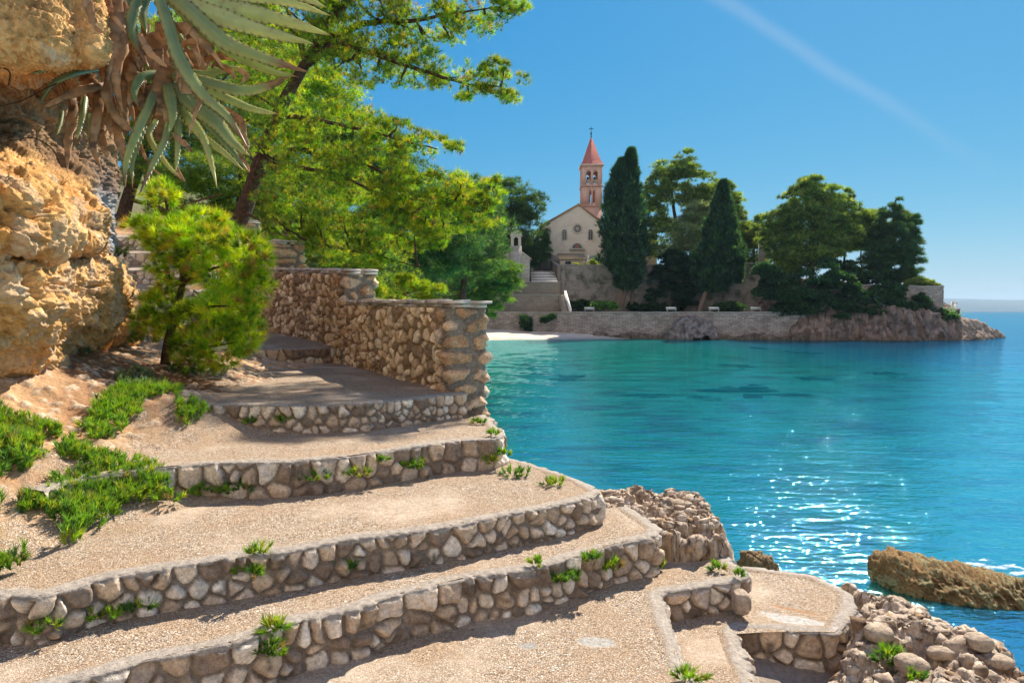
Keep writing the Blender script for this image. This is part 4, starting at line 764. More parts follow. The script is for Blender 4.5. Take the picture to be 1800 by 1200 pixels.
# the big pine over the wall
T1 = 'big pine leaning over the rubble wall'
conifer('large leaning pine with yellow-green needles and long limbs over the stone wall', P(400, 440, 16.5),
        [(640, 40, 95, 60, 15), (740, 35, 80, 55, 14.5), (840, 20, 75, 38, 14), (905, 5, 42, 22, 13.8), (640, 105, 70, 45, 15), (730, 120, 75, 35, 14.5), (815, 145, 60, 30, 14), (882, 150, 38, 36, 13.8), (868, 120, 30, 16, 13.8),
         (570, 60, 55, 70, 15.5), (520, 20, 90, 45, 15.5), (430, 40, 60, 60, 16), (600, 235, 80, 45, 15), (690, 245, 60, 32, 14.5), (755, 258, 48, 26, 14.2), (790, 262, 26, 26, 14), (560, 320, 110, 60, 15), (660, 320, 80, 50, 14.5), (740, 340, 80, 45, 14),
         (830, 345, 62, 26, 13.6), (868, 340, 30, 28, 13.5), (770, 385, 85, 32, 13.8), (845, 385, 42, 25, 13.5), (690, 410, 80, 40, 14), (600, 420, 85, 45, 14.5), (520, 400, 60, 50, 15), (760, 425, 28, 16, 13.8), (1140, -190, 85, 55, 16), (1225, -205, 70, 50, 16), (500, 240, 60, 60, 15.5), (470, 150, 60, 50, 16), (640, 455, 60, 20, 14)],  # blobs high above the view: unseen foliage, added to dapple the steps
        28000, .13, .0095, YG + [(.30, .17, .05)], [3, 4, 3, 1.4, .5], ([(385, 450, 16.5), (430, 370, 16.5), (455, 290, 16.3), (490, 190, 16), (540, 110, 15.6), (585, 40, 15.4), (600, -30, 15.2)], .22, .07),
        [([(455, 290, 16.3), (520, 262, 15.6), (590, 275, 15), (650, 292, 14.6), (705, 318, 14.2)], .08, .02), ([(485, 205, 16), (545, 208, 15.4), (610, 222, 15), (690, 242, 14.5), (770, 262, 14)], .06, .012), ([(540, 110, 15.6), (600, 75, 15), (680, 100, 14.6), (780, 140, 14.1), (880, 155, 13.8)], .09, .012),
         ([(560, 80, 15.5), (640, 40, 14.8), (740, 35, 14.4), (860, 15, 14)], .09, .012), ([(440, 320, 16.4), (500, 290, 15.6), (580, 300, 15), (680, 345, 14.2), (800, 360, 13.7)], .06, .012), ([(430, 370, 16.4), (520, 420, 15.4), (620, 470, 14.6)], .045, .012), ([(540, 110, 15.6), (520, 60, 15.8), (500, 0, 16)], .08, .03), ([(585, 40, 15.4), (640, -40, 15.2), (800, -120, 15.3), (980, -160, 15.7), (1200, -200, 16)], .10, .02), ([(455, 290, 16.3), (400, 230, 16.6), (380, 150, 16.8)], .05, .02), ([(560, 430, 14.8), (690, 455, 14.2), (740, 470, 14)], .03, .01)],  # limb running right above the view: unseen, added to carry that foliage
        nn=15, seed=41, shell=.1, gap=.16, gsc=1.3, clump=(1800, .19), twigs=140, spread=.6)
# bright young pine beside the steps
conifer('bright yellow-green young pine growing on the slope beside the steps', P(292, 640, 7.9),
        [(285, 345, 30, 24, 8), (262, 400, 30, 18, 8), (300, 395, 28, 22, 8), (358, 390, 42, 20, 8), (350, 430, 80, 34, 7.9), (430, 440, 42, 34, 7.8), (400, 480, 62, 36, 7.8), (310, 475, 45, 30, 8), (285, 540, 42, 34, 7.9), (340, 555, 50, 24, 7.8), (405, 545, 55, 38, 7.6), (430, 580, 32, 45, 7.6), (390, 610, 46, 36, 7.6), (330, 605, 30, 26, 7.9), (345, 635, 34, 14, 7.7), (265, 570, 24, 24, 7.9), (240, 400, 18, 12, 8), (460, 465, 18, 24, 7.7), (450, 500, 22, 30, 7.7), (300, 420, 48, 30, 8)],
        1900, .12, .005, [(.42, .52, .01), (.24, .44, .012), (.10, .22, .02), (.46, .42, .03), (.38, .22, .08)], [4, 4, 2.4, 1, .5], ([(292, 645, 7.9), (297, 600, 7.9), (312, 540, 7.9), (325, 490, 7.95), (315, 440, 8), (298, 400, 8), (287, 340, 8)], .06, .012),
        [([(310, 545, 7.9), (350, 540, 7.8), (410, 540, 7.6)], .022, .007), ([(322, 490, 7.9), (370, 470, 7.8), (440, 450, 7.8)], .022, .007), ([(297, 600, 7.9), (350, 610, 7.7), (420, 600, 7.6)], .02, .007), ([(320, 450, 8), (350, 415, 8), (365, 380, 8)], .018, .006), ([(305, 560, 7.9), (270, 545, 7.9)], .016, .006)],
        nn=46, seed=42, shell=.3, gap=.5, gsc=4, twigs=60, spread=.62, up=.55, out=.75, name='young_pine', cat='young pine')
# forest beyond the wall
FG = 'pines crowding the slope beyond the wall'
def fpine(label, blobs, Y, n, seed, pal=DG, pw=(3, 3, 2, 2), L=.22, wd=.02, nn=10, trunk=None, branches=(), gap=.12):
    mm = max(60, int(n * 2.6 / 38)); b0 = [b if len(b) > 4 else (*b, Y) for b in blobs]; u0 = blobs[0][0]
    tr = trunk or ([(u0, 560, Y), (u0 + 10, 450, Y), (u0, blobs[0][1], Y)], .2 + .003 * Y, .002 * Y)
    return conifer(label, P(u0, 560, Y), b0, int(n * 2.6), L, wd, pal, pw, tr, branches, nn=max(6, nn - 2), group=FG, seed=seed, shell=.3, gap=gap + .3, gsc=14 / Y, twigs=24, clump=(mm, .24))
MIDG = [(.17, .27, .02), (.10, .19, .025), (.27, .31, .02), (.055, .12, .03)]
fpine('pine with dark curved trunk standing behind the gray rock on the left', [(250, 180, 90, 90), (330, 120, 90, 80), (240, 280, 60, 60), (340, 250, 80, 60), (160, 90, 70, 80)], 19, 3200, 51, MIDG, (2, 3, 1, 2), .17, .013, 12, ([(205, 430, 19), (222, 350, 19), (262, 250, 19), (285, 160, 19), (330, 90, 19)], .2, .06), [([(225, 350, 19), (300, 370, 18.6), (390, 340, 18.2)], .06, .02)])
fpine('pine filling the gap just right of the hanging agave', [(420, 170, 90, 80), (400, 300, 80, 70), (330, 350, 70, 60), (480, 90, 70, 60), (420, 390, 70, 40)], 23, 4000, 52, MIDG, (3, 2, 3, 1), .2, .016, 11)
fpine('bright pine filling the slope between the agave and the big pine', [(300, 120, 90, 80), (420, 250, 90, 80), (330, 260, 90, 80), (500, 180, 80, 80), (480, 330, 80, 60), (400, 60, 100, 60)], 31, 5200, 64, YG, (3, 3, 3, 1), .26, .022, 10)
fpine('yellow-green pine high behind the big leaning trunk', [(500, 130, 80, 60), (560, 190, 80, 50), (470, 60, 60, 50), (590, 150, 40, 30)], 27, 3400, 53, YG, (3, 4, 3, 1), .2, .018, 10)
fpine('shaded mid green pine showing beneath the long lower limb', [(560, 440, 100, 70), (640, 470, 80, 50), (480, 460, 60, 60), (540, 360, 80, 60)], 24, 4200, 54, MIDG, (2, 3, 2, 2), .2, .016, 11)
fpine('dark rounded pine whose top shows left of the sky gap', [(600, 230, 60, 50), (650, 270, 70, 60), (560, 300, 90, 70), (690, 330, 60, 60)], 38, 4200, 55, DG, (3, 3, 2, 1), .34, .03, 9)
fpine('dark blue-green pine low behind the parapet', [(700, 400, 70, 60), (760, 440, 60, 60), (640, 420, 70, 60), (790, 400, 60, 60), (690, 480, 90, 40)], 46, 4600, 56, DG, (3, 3, 1, 2), .38, .035, 9)
fpine('dark pine peeking over the bright limb tip, mid distance', [(810, 330, 40, 22), (790, 370, 70, 50), (850, 370, 40, 40), (740, 350, 60, 50), (800, 430, 80, 50), (760, 480, 80, 40), (850, 450, 40, 40)], 75, 3600, 57, DG, (3, 3, 1, 2), .6, .055, 8)
fpine('low bright pine bush just over the coping of the wall', [(700, 515, 60, 24), (655, 500, 30, 30), (755, 518, 30, 18), (720, 500, 20, 16)], 14, 420, 58, YG, (4, 4, 2, 2), .12, .009, 22, ([(690, 600, 14), (695, 540, 14), (700, 515, 14)], .04, .02), gap=2)
fpine('sunlit pine bush spreading over the far beach wall', [(850, 495, 50, 34), (890, 480, 28, 22), (830, 530, 42, 26), (870, 520, 36, 24), (820, 470, 28, 20), (840, 550, 36, 12)], 88, 3600, 59, [(.10, .21, .03), (.06, .14, .03), (.16, .25, .03)], (3, 3, 2), .55, .055, 9)
fpine('dark pines massed left of the small chapel', [(820, 345, 40, 26), (850, 400, 46, 50), (800, 440, 60, 50), (860, 470, 40, 40), (780, 400, 50, 50)], 115, 4200, 62, DG, (3, 3, 1, 2), .8, .08, 8)
fpine('tall dark pine behind the small chapel', [(895, 350, 40, 35), (930, 360, 28, 30), (880, 400, 50, 40), (925, 410, 34, 40), (905, 440, 40, 30), (850, 330, 20, 12)], 138, 5200, 60, DG, (3, 3, 2, 2), .8, .085, 8, ([(885, 480, 138), (893, 430, 138), (900, 370, 138)], .7, .3))
fpine('small green tree beside the church corner', [(952, 440, 15, 16), (945, 455, 14, 16), (958, 425, 8, 10)], 136, 900, 61, [(.06, .16, .04), (.04, .11, .035)], (1, 1), .7, .08, 8, ([(948, 478, 136), (950, 455, 136)], .2, .1))

# ------------------------------------------------------------------ agaves hanging from the overhang
def blade(pix, w, col0, col1, tip, crumple=0., seed=0, n=64, fold=.28, roll=0., teeth=False, th=.012, stripe=None):
    """pix: control points (u,v,Y) of the midrib; w: greatest width in metres"""
    rng = np.random.default_rng(seed); ctrl = np.array([P(*a) for a in pix]); t = np.linspace(0, len(ctrl) - 1, n); c = catmull(ctrl, t); s = np.linspace(0, 1, n)
    c = c + crumple * .35 * np.stack([fbm(p3(s * 4, s * 0 + seed, s * 0 + k), 1, 3) for k in range(3)], 1) * s[:, None]
    T = unit(np.gradient(c, axis=0)); view = unit(c - np.array([0, 0, CAMZ])); Sd = unit(np.cross(T, view)); N = np.cross(Sd, T)
    rr = roll + crumple * 9 * fbm(p3(s * 3, s * 0 + seed * 1.7), 1, 3); Sr = Sd * np.cos(rr)[:, None] + N * np.sin(rr)[:, None]; Nr = np.cross(Sr, T)
    wp = (np.interp(s, [0, .12, .45, .8, .95, 1], [.78, .88, 1, .52, .14, .015])) * w * (1 + crumple * 9 * fbm(p3(s * 9, s * 0 + seed * 2.3), 1, 2))
    across = np.linspace(-1, 1, 7); V = []; C = []
    for side in (1, -1):
        for a in across:
            off = fold * (a ** 2) * wp / 2 + side * th * .5 * (1 - abs(a) ** 2) ; off = off + crumple * .9 * wp * fbm(p3(s * 14, s * 0 + a * 1.5 + seed), 1, 3)
            V.append(c + Sr * (a * wp / 2)[:, None] + Nr * off[:, None])
            m = np.clip((s - (1 - tip)) / .08, 0, 1)[:, None]; base_ = lerp(np.array(col0), np.array(col1), np.clip(s * 1.3 - .15 + .5 * fbm(p3(s * 6, s * 0 + a + seed), 1, 3), 0, 1)[:, None])
            if stripe is not None: base_ = lerp(base_, np.array(stripe), .45 * (abs(a) > .6))
            br = np.array((.27, .15, .075)) * (1 + .8 * fbm(p3(s * 24, s * 0 + a * 3 + seed), 1, 3))[:, None]
            C.append(lerp(base_ * (1 + .14 * fbm(p3(s * 20, s * 0 + a * 2), 1, 2))[:, None], br, m))
    V = np.concatenate(V); C = np.concatenate(C); Fq = []
    f = grid_faces(7, n); Fq = [f, f[:, ::-1] + 7 * n]; e1 = np.arange(n - 1)
    Fq.append(np.stack([e1, e1 + 1, e1 + 1 + 7 * n, e1 + 7 * n], 1)); Fq.append(np.stack([e1 + 6 * n + 1, e1 + 6 * n, e1 + 13 * n, e1 + 13 * n + 1], 1))
    if teeth:                            # the serrated margin: every third edge point pushed out into a spine
        for row, sg in ((0, -1), (6, 1), (7, -1), (13, 1)):
            i = np.arange(5, int(n * .85), 3); V[row * n + i] += Sr[i] * sg * .009; C[row * n + i] = (.10, .06, .03)
    return V, np.vstack(Fq), C
def mk_blades(root, leaves, dry, seed, mat, dmat, Y):
    k = seed
    for L in leaves:
        k += 1; pix, w = L[0], L[1]; tip = L[2] if len(L) > 2 else .1; hue = L[3] if len(L) > 3 else 0
        c0, c1, st = [((.17, .25, .13), (.32, .36, .12), (.46, .42, .15)), ((.34, .40, .20), (.46, .46, .16), (.54, .48, .18)), ((.09, .17, .10), (.20, .28, .11), (.36, .36, .14))][hue]
        V, Fq, C = blade(pix, w * .86, c0, c1, tip, .008, k, teeth=True, roll=L[4] if len(L) > 4 else 0, stripe=st)
        C = lerp(C, np.array((.30, .22, .10)), np.clip(fbm(V, 26, 3, k) * 3 - 1.0, 0, .7)[:, None]); C = C * (1 + .22 * fbm(V, 7, 3, k + 1))[:, None]
        mesh('leaf', V, Fq, mat, root, col=C, smooth=True)
    for pix, w in dry:
        k += 1; V, Fq, C = blade(pix, w, (.26, .125, .045), (.42, .23, .10), .0, .05, k, n=70, fold=.14, th=.004)
        C = C * (1 + .7 * fbm(V, 30, 3, k))[:, None]; C = lerp(C, np.array((.55, .36, .20)), np.clip(fbm(V, 11, 3, k + 5) * 2, 0, .6)[:, None]); C = lerp(C, np.array((.08, .045, .03)), np.clip(fbm(V, 16, 3, k + 9) * 2 - .2, 0, .8)[:, None])
        mesh('dry_leaf', V, Fq, dmat, root, col=C, smooth=True)
M_AGAVE = mat_leaf('agave_leaves', .28, .35, (1.15, 1.2, .6)); M_DRY = mat_leaf('dry_agave_leaves', .25, .6, (1.3, .9, .5))
r1 = empty('agave_plant', P(285, -40, 5.1), 'big agave rosette at the top with long pale leaves stretching right', 'agave')
mk_blades(r1, [
    ([(290, -30, 5.1), (400, -12, 4.9), (500, 2, 4.8), (582, 28, 4.7)], .10, .05, 1, .5), ([(300, -45, 5.1), (420, -30, 4.9), (520, -8, 4.8), (575, 14, 4.7)], .09, .05, 1, .5), ([(295, -20, 5.05), (390, 12, 4.85), (480, 30, 4.75), (581, 62, 4.6)], .145, .06, 1, .3),
    ([(290, -15, 5.0), (360, 18, 4.8), (450, 50, 4.7), (552, 78, 4.6)], .14, .05, 1, .2), ([(285, -20, 5.0), (330, 15, 4.8), (395, 72, 4.7), (460, 100, 4.6), (543, 128, 4.55)], .13, .22, 0, .2), ([(288, -10, 5.0), (345, 45, 4.85), (410, 95, 4.75), (475, 125, 4.65), (522, 135, 4.6)], .10, .12, 0, -.3),
    ([(270, -30, 4.95), (292, 30, 4.8), (315, 100, 4.65), (352, 160, 4.6), (400, 205, 4.55), (437, 262, 4.5)], .105, .20, 0, .2), ([(255, -30, 5.0), (238, 10, 4.9), (230, 50, 4.85), (245, 90, 4.8), (262, 118, 4.8)], .085, .35, 2), ([(240, -40, 5.1), (225, 10, 5.0), (215, 50, 5), (222, 88, 4.95)], .06, .1, 2),
    ([(275, -30, 5.15), (290, 20, 5.05), (305, 50, 5.0), (325, 72, 4.95)], .10, .02, 2, .6), ([(265, -20, 5.2), (250, 20, 5.15), (258, 60, 5.1)], .08, .02, 2)],
   [([(200, -20, 4.9), (205, 30, 4.8), (198, 80, 4.75), (190, 150, 4.7)], .10), ([(180, -30, 4.85), (195, 20, 4.7), (222, 60, 4.65)], .05), ([(150, -20, 4.3), (158, 20, 4.25), (165, 45, 4.25), (184, 62, 4.25)], .05), ([(245, 60, 4.8), (265, 95, 4.7), (295, 120, 4.7)], .05), ([(280, 55, 4.9), (330, 50, 4.8), (345, 75, 4.8)], .09),
    ([(212, 0, 4.9), (214, 60, 4.8), (205, 130, 4.75), (215, 200, 4.75)], .10), ([(330, 60, 4.9), (345, 90, 4.85), (350, 120, 4.85)], .05), ([(320, 80, 4.9), (350, 70, 4.8), (375, 95, 4.8), (395, 125, 4.8)], .05)], 500, M_AGAVE, M_DRY, 5)
r2 = empty('agave_plant', P(290, 135, 5.15), 'hanging agave rosette in the middle with grey-green leaves fanning downward', 'agave')
mk_blades(r2, [
    ([(292, 135, 5.15), (297, 165, 4.95), (303, 200, 4.9), (300, 232, 4.9)], .095, .02, 0), ([(300, 145, 5.1), (335, 180, 4.95), (380, 215, 4.85), (410, 250, 4.8), (440, 275, 4.75)], .13, .04, 0, .3), ([(300, 150, 5.1), (350, 200, 5.0), (395, 250, 4.9), (438, 303, 4.85)], .09, .12, 2, .2),
    ([(305, 150, 5.15), (330, 205, 5.05), (360, 250, 5.0), (382, 330, 4.95)], .085, .06, 1), ([(300, 155, 5.1), (312, 210, 5.0), (312, 260, 4.95), (308, 305, 4.95)], .06, .05, 0), ([(280, 140, 5.1), (265, 180, 4.95), (240, 235, 4.9), (222, 285, 4.9), (220, 330, 4.9)], .075, .2, 0), ([(278, 145, 5.15), (262, 190, 5.05), (245, 240, 5), (232, 290, 5), (233, 330, 5)], .06, .2, 2),
    ([(295, 215, 5.0), (290, 245, 4.95), (268, 290, 4.9), (243, 345, 4.85)], .055, .3, 0), ([(300, 130, 5.1), (350, 140, 4.95), (420, 158, 4.85), (470, 152, 4.8), (511, 130, 4.75)], .10, .3, 0, .4), ([(310, 140, 5.15), (370, 160, 5.05), (440, 190, 4.95), (492, 201, 4.9)], .08, .12, 1, .4),
    ([(285, 130, 5.1), (250, 135, 4.95), (235, 160, 4.9), (245, 192, 4.9)], .07, .2, 2), ([(305, 145, 5.2), (345, 180, 5.1), (400, 215, 5.05), (430, 245, 5), (436, 265, 5)], .075, .2, 2), ([(275, 210, 5.15), (262, 240, 5.1), (290, 285, 5.05), (323, 320, 5)], .05, .2, 1), ([(300, 120, 5.15), (360, 130, 5.1), (405, 120, 5.05), (440, 128, 5)], .07, .1, 0, .5), ([(315, 200, 5.1), (355, 240, 5.05), (395, 270, 5.0), (428, 300, 5)], .065, .05, 1)],
   [([(335, 155, 4.85), (352, 175, 4.8), (340, 205, 4.75), (330, 240, 4.75)], .045), ([(390, 190, 4.8), (420, 210, 4.75), (430, 240, 4.7), (435, 270, 4.7)], .05), ([(360, 105, 4.95), (400, 98, 4.9), (440, 108, 4.85), (450, 122, 4.85)], .06), ([(375, 110, 4.95), (405, 125, 4.9), (408, 140, 4.9)], .05), ([(420, 120, 4.9), (432, 135, 4.9), (425, 148, 4.9)], .04), ([(280, 200, 5.2), (285, 235, 5.2), (300, 240, 5.2)], .12),
    ([(300, 60, 5.1), (250, 90, 5.1), (225, 150, 5.0), (235, 210, 5.0)], .12), ([(450, 150, 4.85), (490, 145, 4.8), (512, 132, 4.78)], .03), ([(240, 240, 5.05), (255, 275, 5), (280, 310, 5)], .03), ([(420, 270, 4.8), (430, 285, 4.8), (438, 303, 4.8)], .03), ([(305, 235, 4.95), (325, 255, 4.95), (340, 268, 4.95)], .04), ([(270, 70, 5.2), (285, 105, 5.2), (270, 140, 5.2)], .16), ([(330, 90, 5.2), (350, 120, 5.2), (370, 150, 5.2)], .12), ([(310, 290, 5), (318, 310, 5), (325, 318, 5)], .025)], 560, M_AGAVE, M_DRY, 5)
r3 = empty('agave_plant', P(190, 110, 5.3), 'withered agave under the rock overhang, mostly brown drooping leaves', 'agave')
mk_blades(r3, [([(180, 105, 5.6), (130, 112, 5.1), (90, 120, 5.0), (52, 130, 4.9)], .06, .04, 2), ([(180, 120, 5.5), (130, 130, 5.3), (90, 150, 5.2), (68, 185, 5.1)], .05, .04, 2), ([(150, 170, 5.2), (145, 200, 5.1), (135, 245, 5.1)], .05, .02, 0), ([(110, 195, 5.2), (106, 215, 5.15), (100, 238, 5.1)], .03, .02, 0), ([(160, 200, 5.1), (160, 240, 5.05), (165, 270, 5.0)], .05, .5, 0)],
   [([(190, 150, 5.1), (160, 155, 4.95), (110, 172, 4.85), (78, 192, 4.8)], .055), ([(185, 60, 5.1), (195, 120, 4.95), (188, 175, 4.9), (215, 215, 4.9), (232, 230, 4.85)], .08), ([(125, 160, 5.2), (128, 200, 5.1), (120, 250, 5.05), (120, 300, 5.05)], .075), ([(170, 150, 5.1), (172, 190, 5.0), (165, 250, 4.95), (182, 305, 4.9)], .07), ([(160, 160, 5.1), (170, 210, 5.05), (185, 265, 5.0), (188, 275, 5)], .06),
    ([(195, 170, 5.0), (205, 220, 4.95), (215, 262, 4.9), (212, 290, 4.9)], .07), ([(210, 130, 5.0), (216, 190, 4.95), (222, 240, 4.9)], .08), ([(215, 90, 5.05), (235, 140, 4.95), (228, 190, 4.9)], .09), ([(140, 150, 5.3), (145, 185, 5.2), (130, 225, 5.15)], .06), ([(180, 170, 5.1), (180, 215, 5.05), (178, 250, 5)], .06), ([(200, 60, 5.15), (188, 110, 5.1), (178, 160, 5.1)], .11), ([(232, 100, 5.2), (245, 150, 5.2), (235, 200, 5.2)], .12), ([(150, 130, 5.5), (165, 160, 5.4), (160, 190, 5.4)], .12)], 640, M_AGAVE, M_DRY, 5)
rq = np.random.default_rng(88); extra = []
for i in range(34):                    # more withered leaves matted round the stems
    u0, v0 = rq.uniform(185, 345), rq.uniform(20, 170); y0 = rq.uniform(5.05, 5.35); l_ = rq.uniform(45, 120); dx = rq.uniform(-25, 25)
    extra.append(([(u0, v0, y0), (u0 + dx * .3 + rq.uniform(-10, 10), v0 + l_ * .35, y0 - .05), (u0 + dx * .7, v0 + l_ * .7, y0 - .08), (u0 + dx, v0 + l_, y0 - .05)], rq.uniform(.04, .11)))
mk_blades(r3, [], extra, 800, M_AGAVE, M_DRY, 5)
rtr = empty('dry_roots', P(60, 180, 5), 'thin dry roots dangling over the cliff under the overhang', 'roots')
for pts in ([(0, 187, 5.0), (40, 178, 5.0), (75, 158, 5.0), (100, 147, 5.05)], [(0, 250, 5.0), (60, 240, 5.2), (95, 262, 5.2), (105, 285, 5.2)], [(0, 118, 4.4), (20, 124, 4.5), (15, 150, 4.6)]):
    q, s_ = resample(np.array([P(*a) for a in pts]), .03); mbr = MB(); mbr.tube(smooth_line(q, 3), .005, 5); mbr.build('root', M_BARK, rtr, smooth=True)


# ------------------------------------------------------------------ small plants of the steps and slope
PG = [(.16, .34, .04), (.24, .42, .03), (.09, .22, .05), (.34, .42, .05)]
def hit(u, v, back=.02):              # first surface met by the line of sight through a photo pixel
    d = ray(u, v); d = d / np.linalg.norm(d); ok, loc, nrm_, *_ = S.ray_cast(DG_, (0, 0, CAMZ), tuple(d)); return np.array(loc) - d * back if ok else None
bpy.context.view_layer.update(); DG_ = bpy.context.evaluated_depsgraph_get()
def herb(label, u, v, zr, rx, h, n, seed, pal=PG, pw=(3, 3, 2, 1), L=.07, wd=.009, group='sea fennel growing in the joints', name='sea_fennel', cat='plant', Y=None, nn=26, flat=1.):
    rng = np.random.default_rng(seed); c = P(u, v, Y) if Y else hit(u, v); c = G(u, v, zr) if c is None else c; a = rng.uniform(0, 2 * math.pi, n); r = np.sqrt(rng.random(n)); p = c + np.column_stack([np.cos(a) * r * rx, np.sin(a) * r * rx * .6 * flat, h * rng.random(n) * (1 - .5 * r)])
    d = unit(np.column_stack([np.cos(a) * r * .8, np.sin(a) * r * .8 - .3, .9 + 0 * r]) + .3 * rng.normal(size=(n, 3))); C = pal_mix(pal, pw, n, rng) * rng.uniform(.7, 1.2, (n, 1))
    V, Cc = needles(p, d, nn, L, wd, .45, C, rng, base=.7); o = mesh(name, V, np.arange(len(V)).reshape(-1, 3), M_FERN, col=Cc, org=tuple(c)); return props(o, label, cat, group)
H_ = [(470, 1150, -1.86, .10, .10, 16, 'bright green tuft on the lowest long riser near the bottom edge'), (482, 1110, -1.72, .05, .05, 6, 'small tuft just above the bright one on the lowest long riser'), (990, 1020, -1.80, .10, .08, 16, 'largest tuft on the right half of the lowest long riser'), (945, 995, -1.70, .04, .05, 5, 'tiny yellow-green tuft left of the largest tuft on the lowest long riser'),
      (1075, 1002, -1.80, .06, .07, 8, 'tuft near the right end of the lowest long riser'), (1040, 985, -1.72, .05, .04, 6, 'bright tuft tucked under the lip of the lowest long riser'), (438, 1015, -1.56, .07, .08, 9, 'tuft in a joint in the middle of the second long riser'), (455, 972, -1.42, .05, .02, 4, 'small tuft sprouting from the lip of the second long riser'), (617, 1000, -1.60, .05, .06, 6, 'little tuft at the foot of the second long riser'),
      (170, 1090, -1.60, .10, .07, 9, 'dark green tuft at the foot of the second riser, far left'), (90, 1110, -1.60, .10, .04, 7, 'sparse grass along the foot of the second riser, leftmost'), (240, 1075, -1.60, .08, .05, 7, 'low tuft at the foot of the second riser beside the dark one'), (550, 845, -1.36, .12, .10, 18, 'bushy tuft in the middle of the third riser'), (625, 835, -1.36, .10, .05, 9, 'creeping tuft right of the bushy one on the third riser'),
      (728, 822, -1.34, .10, .09, 16, 'bright tuft in the right half of the third riser'), (672, 812, -1.25, .04, .06, 5, 'small upright tuft left of the bright one on the third riser'), (860, 815, -1.32, .04, .06, 5, 'tuft by the right end of the third riser'), (415, 865, -1.36, .11, .09, 14, 'dark tuft left of centre on the third riser'), (355, 870, -1.36, .10, .08, 12, 'dark tuft at the left of the third riser'), (290, 880, -1.36, .12, .08, 12, 'green tuft at the left end of the third riser'),
      (905, 835, -1.42, .14, .05, 12, 'yellow-green tuft hanging over the sea edge of the path'), (880, 800, -1.3, .08, .06, 8, 'tuft on the sea edge beside the third riser'), (975, 852, -1.40, .09, .03, 7, 'low tuft on the sea edge above the pebbly ledge'), (842, 745, -1.1, .06, .05, 6, 'small yellow tuft at the foot of the wall end'), (868, 765, -1.12, .05, .06, 6, 'yellow tuft beside the top of the third riser'),
      (500, 742, -1.1, .05, .05, 5, 'small tuft at the middle of the fourth riser'), (443, 745, -1.1, .05, .05, 5, 'small tuft toward the left of the fourth riser'), (690, 1195, -1.9, .0, .0, 0, ''), (1215, 1195, -2.1, .07, .06, 7, 'small tuft at the bottom edge beside the lower ledge'), (1260, 1003, -1.92, .05, .05, 5, 'bright tuft behind the short riser'), (1296, 1015, -1.95, .04, .05, 4, 'bright tuft at the right corner behind the short riser'), (1165, 1000, -1.78, .02, .04, 2, 'tiny yellow tuft at the right end of the lowest long riser'),
      (1565, 1165, -2.15, .08, .10, 16, 'bright green plant on the crusty bank, lower right'), (1610, 1195, -2.2, .05, .06, 6, 'dark small plant on the crusty bank by the bottom edge')]
for i, (u, v, zr, rx, h, n, lb) in enumerate(H_):
    if n: herb(lb, u, v, zr, rx * .95, h * .8, int(n * 2.4), 300 + i, L=(.042, .055, .048)[i % 3], wd=(.0065, .008)[i % 2], pal=PG + [(.40, .30, .12)], pw=((3, 3, 2, 1, .4), (1, 3, 1, 3, .8), (3, 1, 4, .5, .3))[i % 3])
def cover(name, label_poly, n, seed, pal, pw, L, wd, nn, up=.1, dens=None):
    rng = np.random.default_rng(seed); poly = np.array(label_poly, float); x = rng.uniform(poly[:, 0].min(), poly[:, 0].max(), n * 4); y = rng.uniform(poly[:, 1].min(), poly[:, 1].max(), n * 4)
    k = (sdist(poly, x, y) < .12 * fbm(p3(x, y), 4, 3, seed)) & (fbm(p3(x, y), 3.2, 3, seed + 3) > -.15); x, y = x[k][:n], y[k][:n]; z = CAMZ + np.maximum(fT(x, y), np.where((x > -3.1) & (y < 4.95), ZR[2], -9))
    lump = np.clip(fbm(p3(x, y), 2.6, 2, seed + 9) * .5 + .5, 0, 1); p = np.column_stack([x, y, z + up * lump * rng.random(len(x))]); d = unit(rng.normal(size=p.shape) * .35 + np.array([.25, -.25, 1])); C = pal_mix(pal, pw, len(x), rng) * (.65 + .6 * lump[:, None])
    V, Cc = needles(p, d, nn, L, wd, .42, C, rng, base=.7); return props(tri_obj(name, V, Cc, M_FERN), kind='stuff')
cover('ground_cover', [(-4.3, 5.2), (-3.75, 5.45), (-3.15, 4.95), (-2.55, 4.98), (-2.45, 4.75), (-2.62, 4.35), (-2.58, 4.0), (-2.60, 3.65), (-2.8, 3.3), (-3.3, 3.0), (-4.6, 3.6)], 4600, 401, PG + [(.30, .26, .10)], (3, 3, 2, 2, .3), .062, .0085, 20, .20)
cover('ground_cover', [(-3.75, 6.5), (-3.35, 6.7), (-3.05, 6.2), (-2.7, 6.25), (-2.8, 5.9), (-3.15, 5.75), (-3.25, 5.25), (-3.5, 5.5), (-3.6, 6.0)], 620, 402, PG, (3, 4, 1, 2), .065, .009, 20, .12)
cover('ground_cover', [(-4.05, 7.1), (-3.8, 7.3), (-3.5, 6.9), (-3.3, 6.6), (-3.6, 6.3), (-3.9, 6.6)], 260, 403, [(.16, .26, .16), (.30, .34, .18), (.10, .20, .14)], (2, 2, 2), .06, .009, 18, .12)
cover('dry_grass', [(-6.6, 12.4), (-5.9, 12.6), (-5.9, 13.4), (-6.8, 13.6)], 300, 404, [(.30, .32, .10), (.22, .28, .08)], (1, 1), .2, .01, 14, .1)
herb('greyish herb cushion on the earth slope above the third riser', 235, 665, 0, .16, .10, 60, 420, [(.34, .38, .22), (.26, .33, .18)], (1, 1), Y=6.7, L=.05, group='herbs on the earth slope', name='herb')
herb('dusty bluish herb under the young pine', 345, 660, 0, .35, .16, 90, 421, [(.10, .17, .13), (.15, .20, .15)], (1, 1), Y=7.9, L=.07, group='herbs on the earth slope', name='herb')
herb('small green herb alone on the bare sandy slope', 125, 665, 0, .05, .04, 10, 422, PG, Y=6.5, L=.04, group='herbs on the earth slope', name='herb')
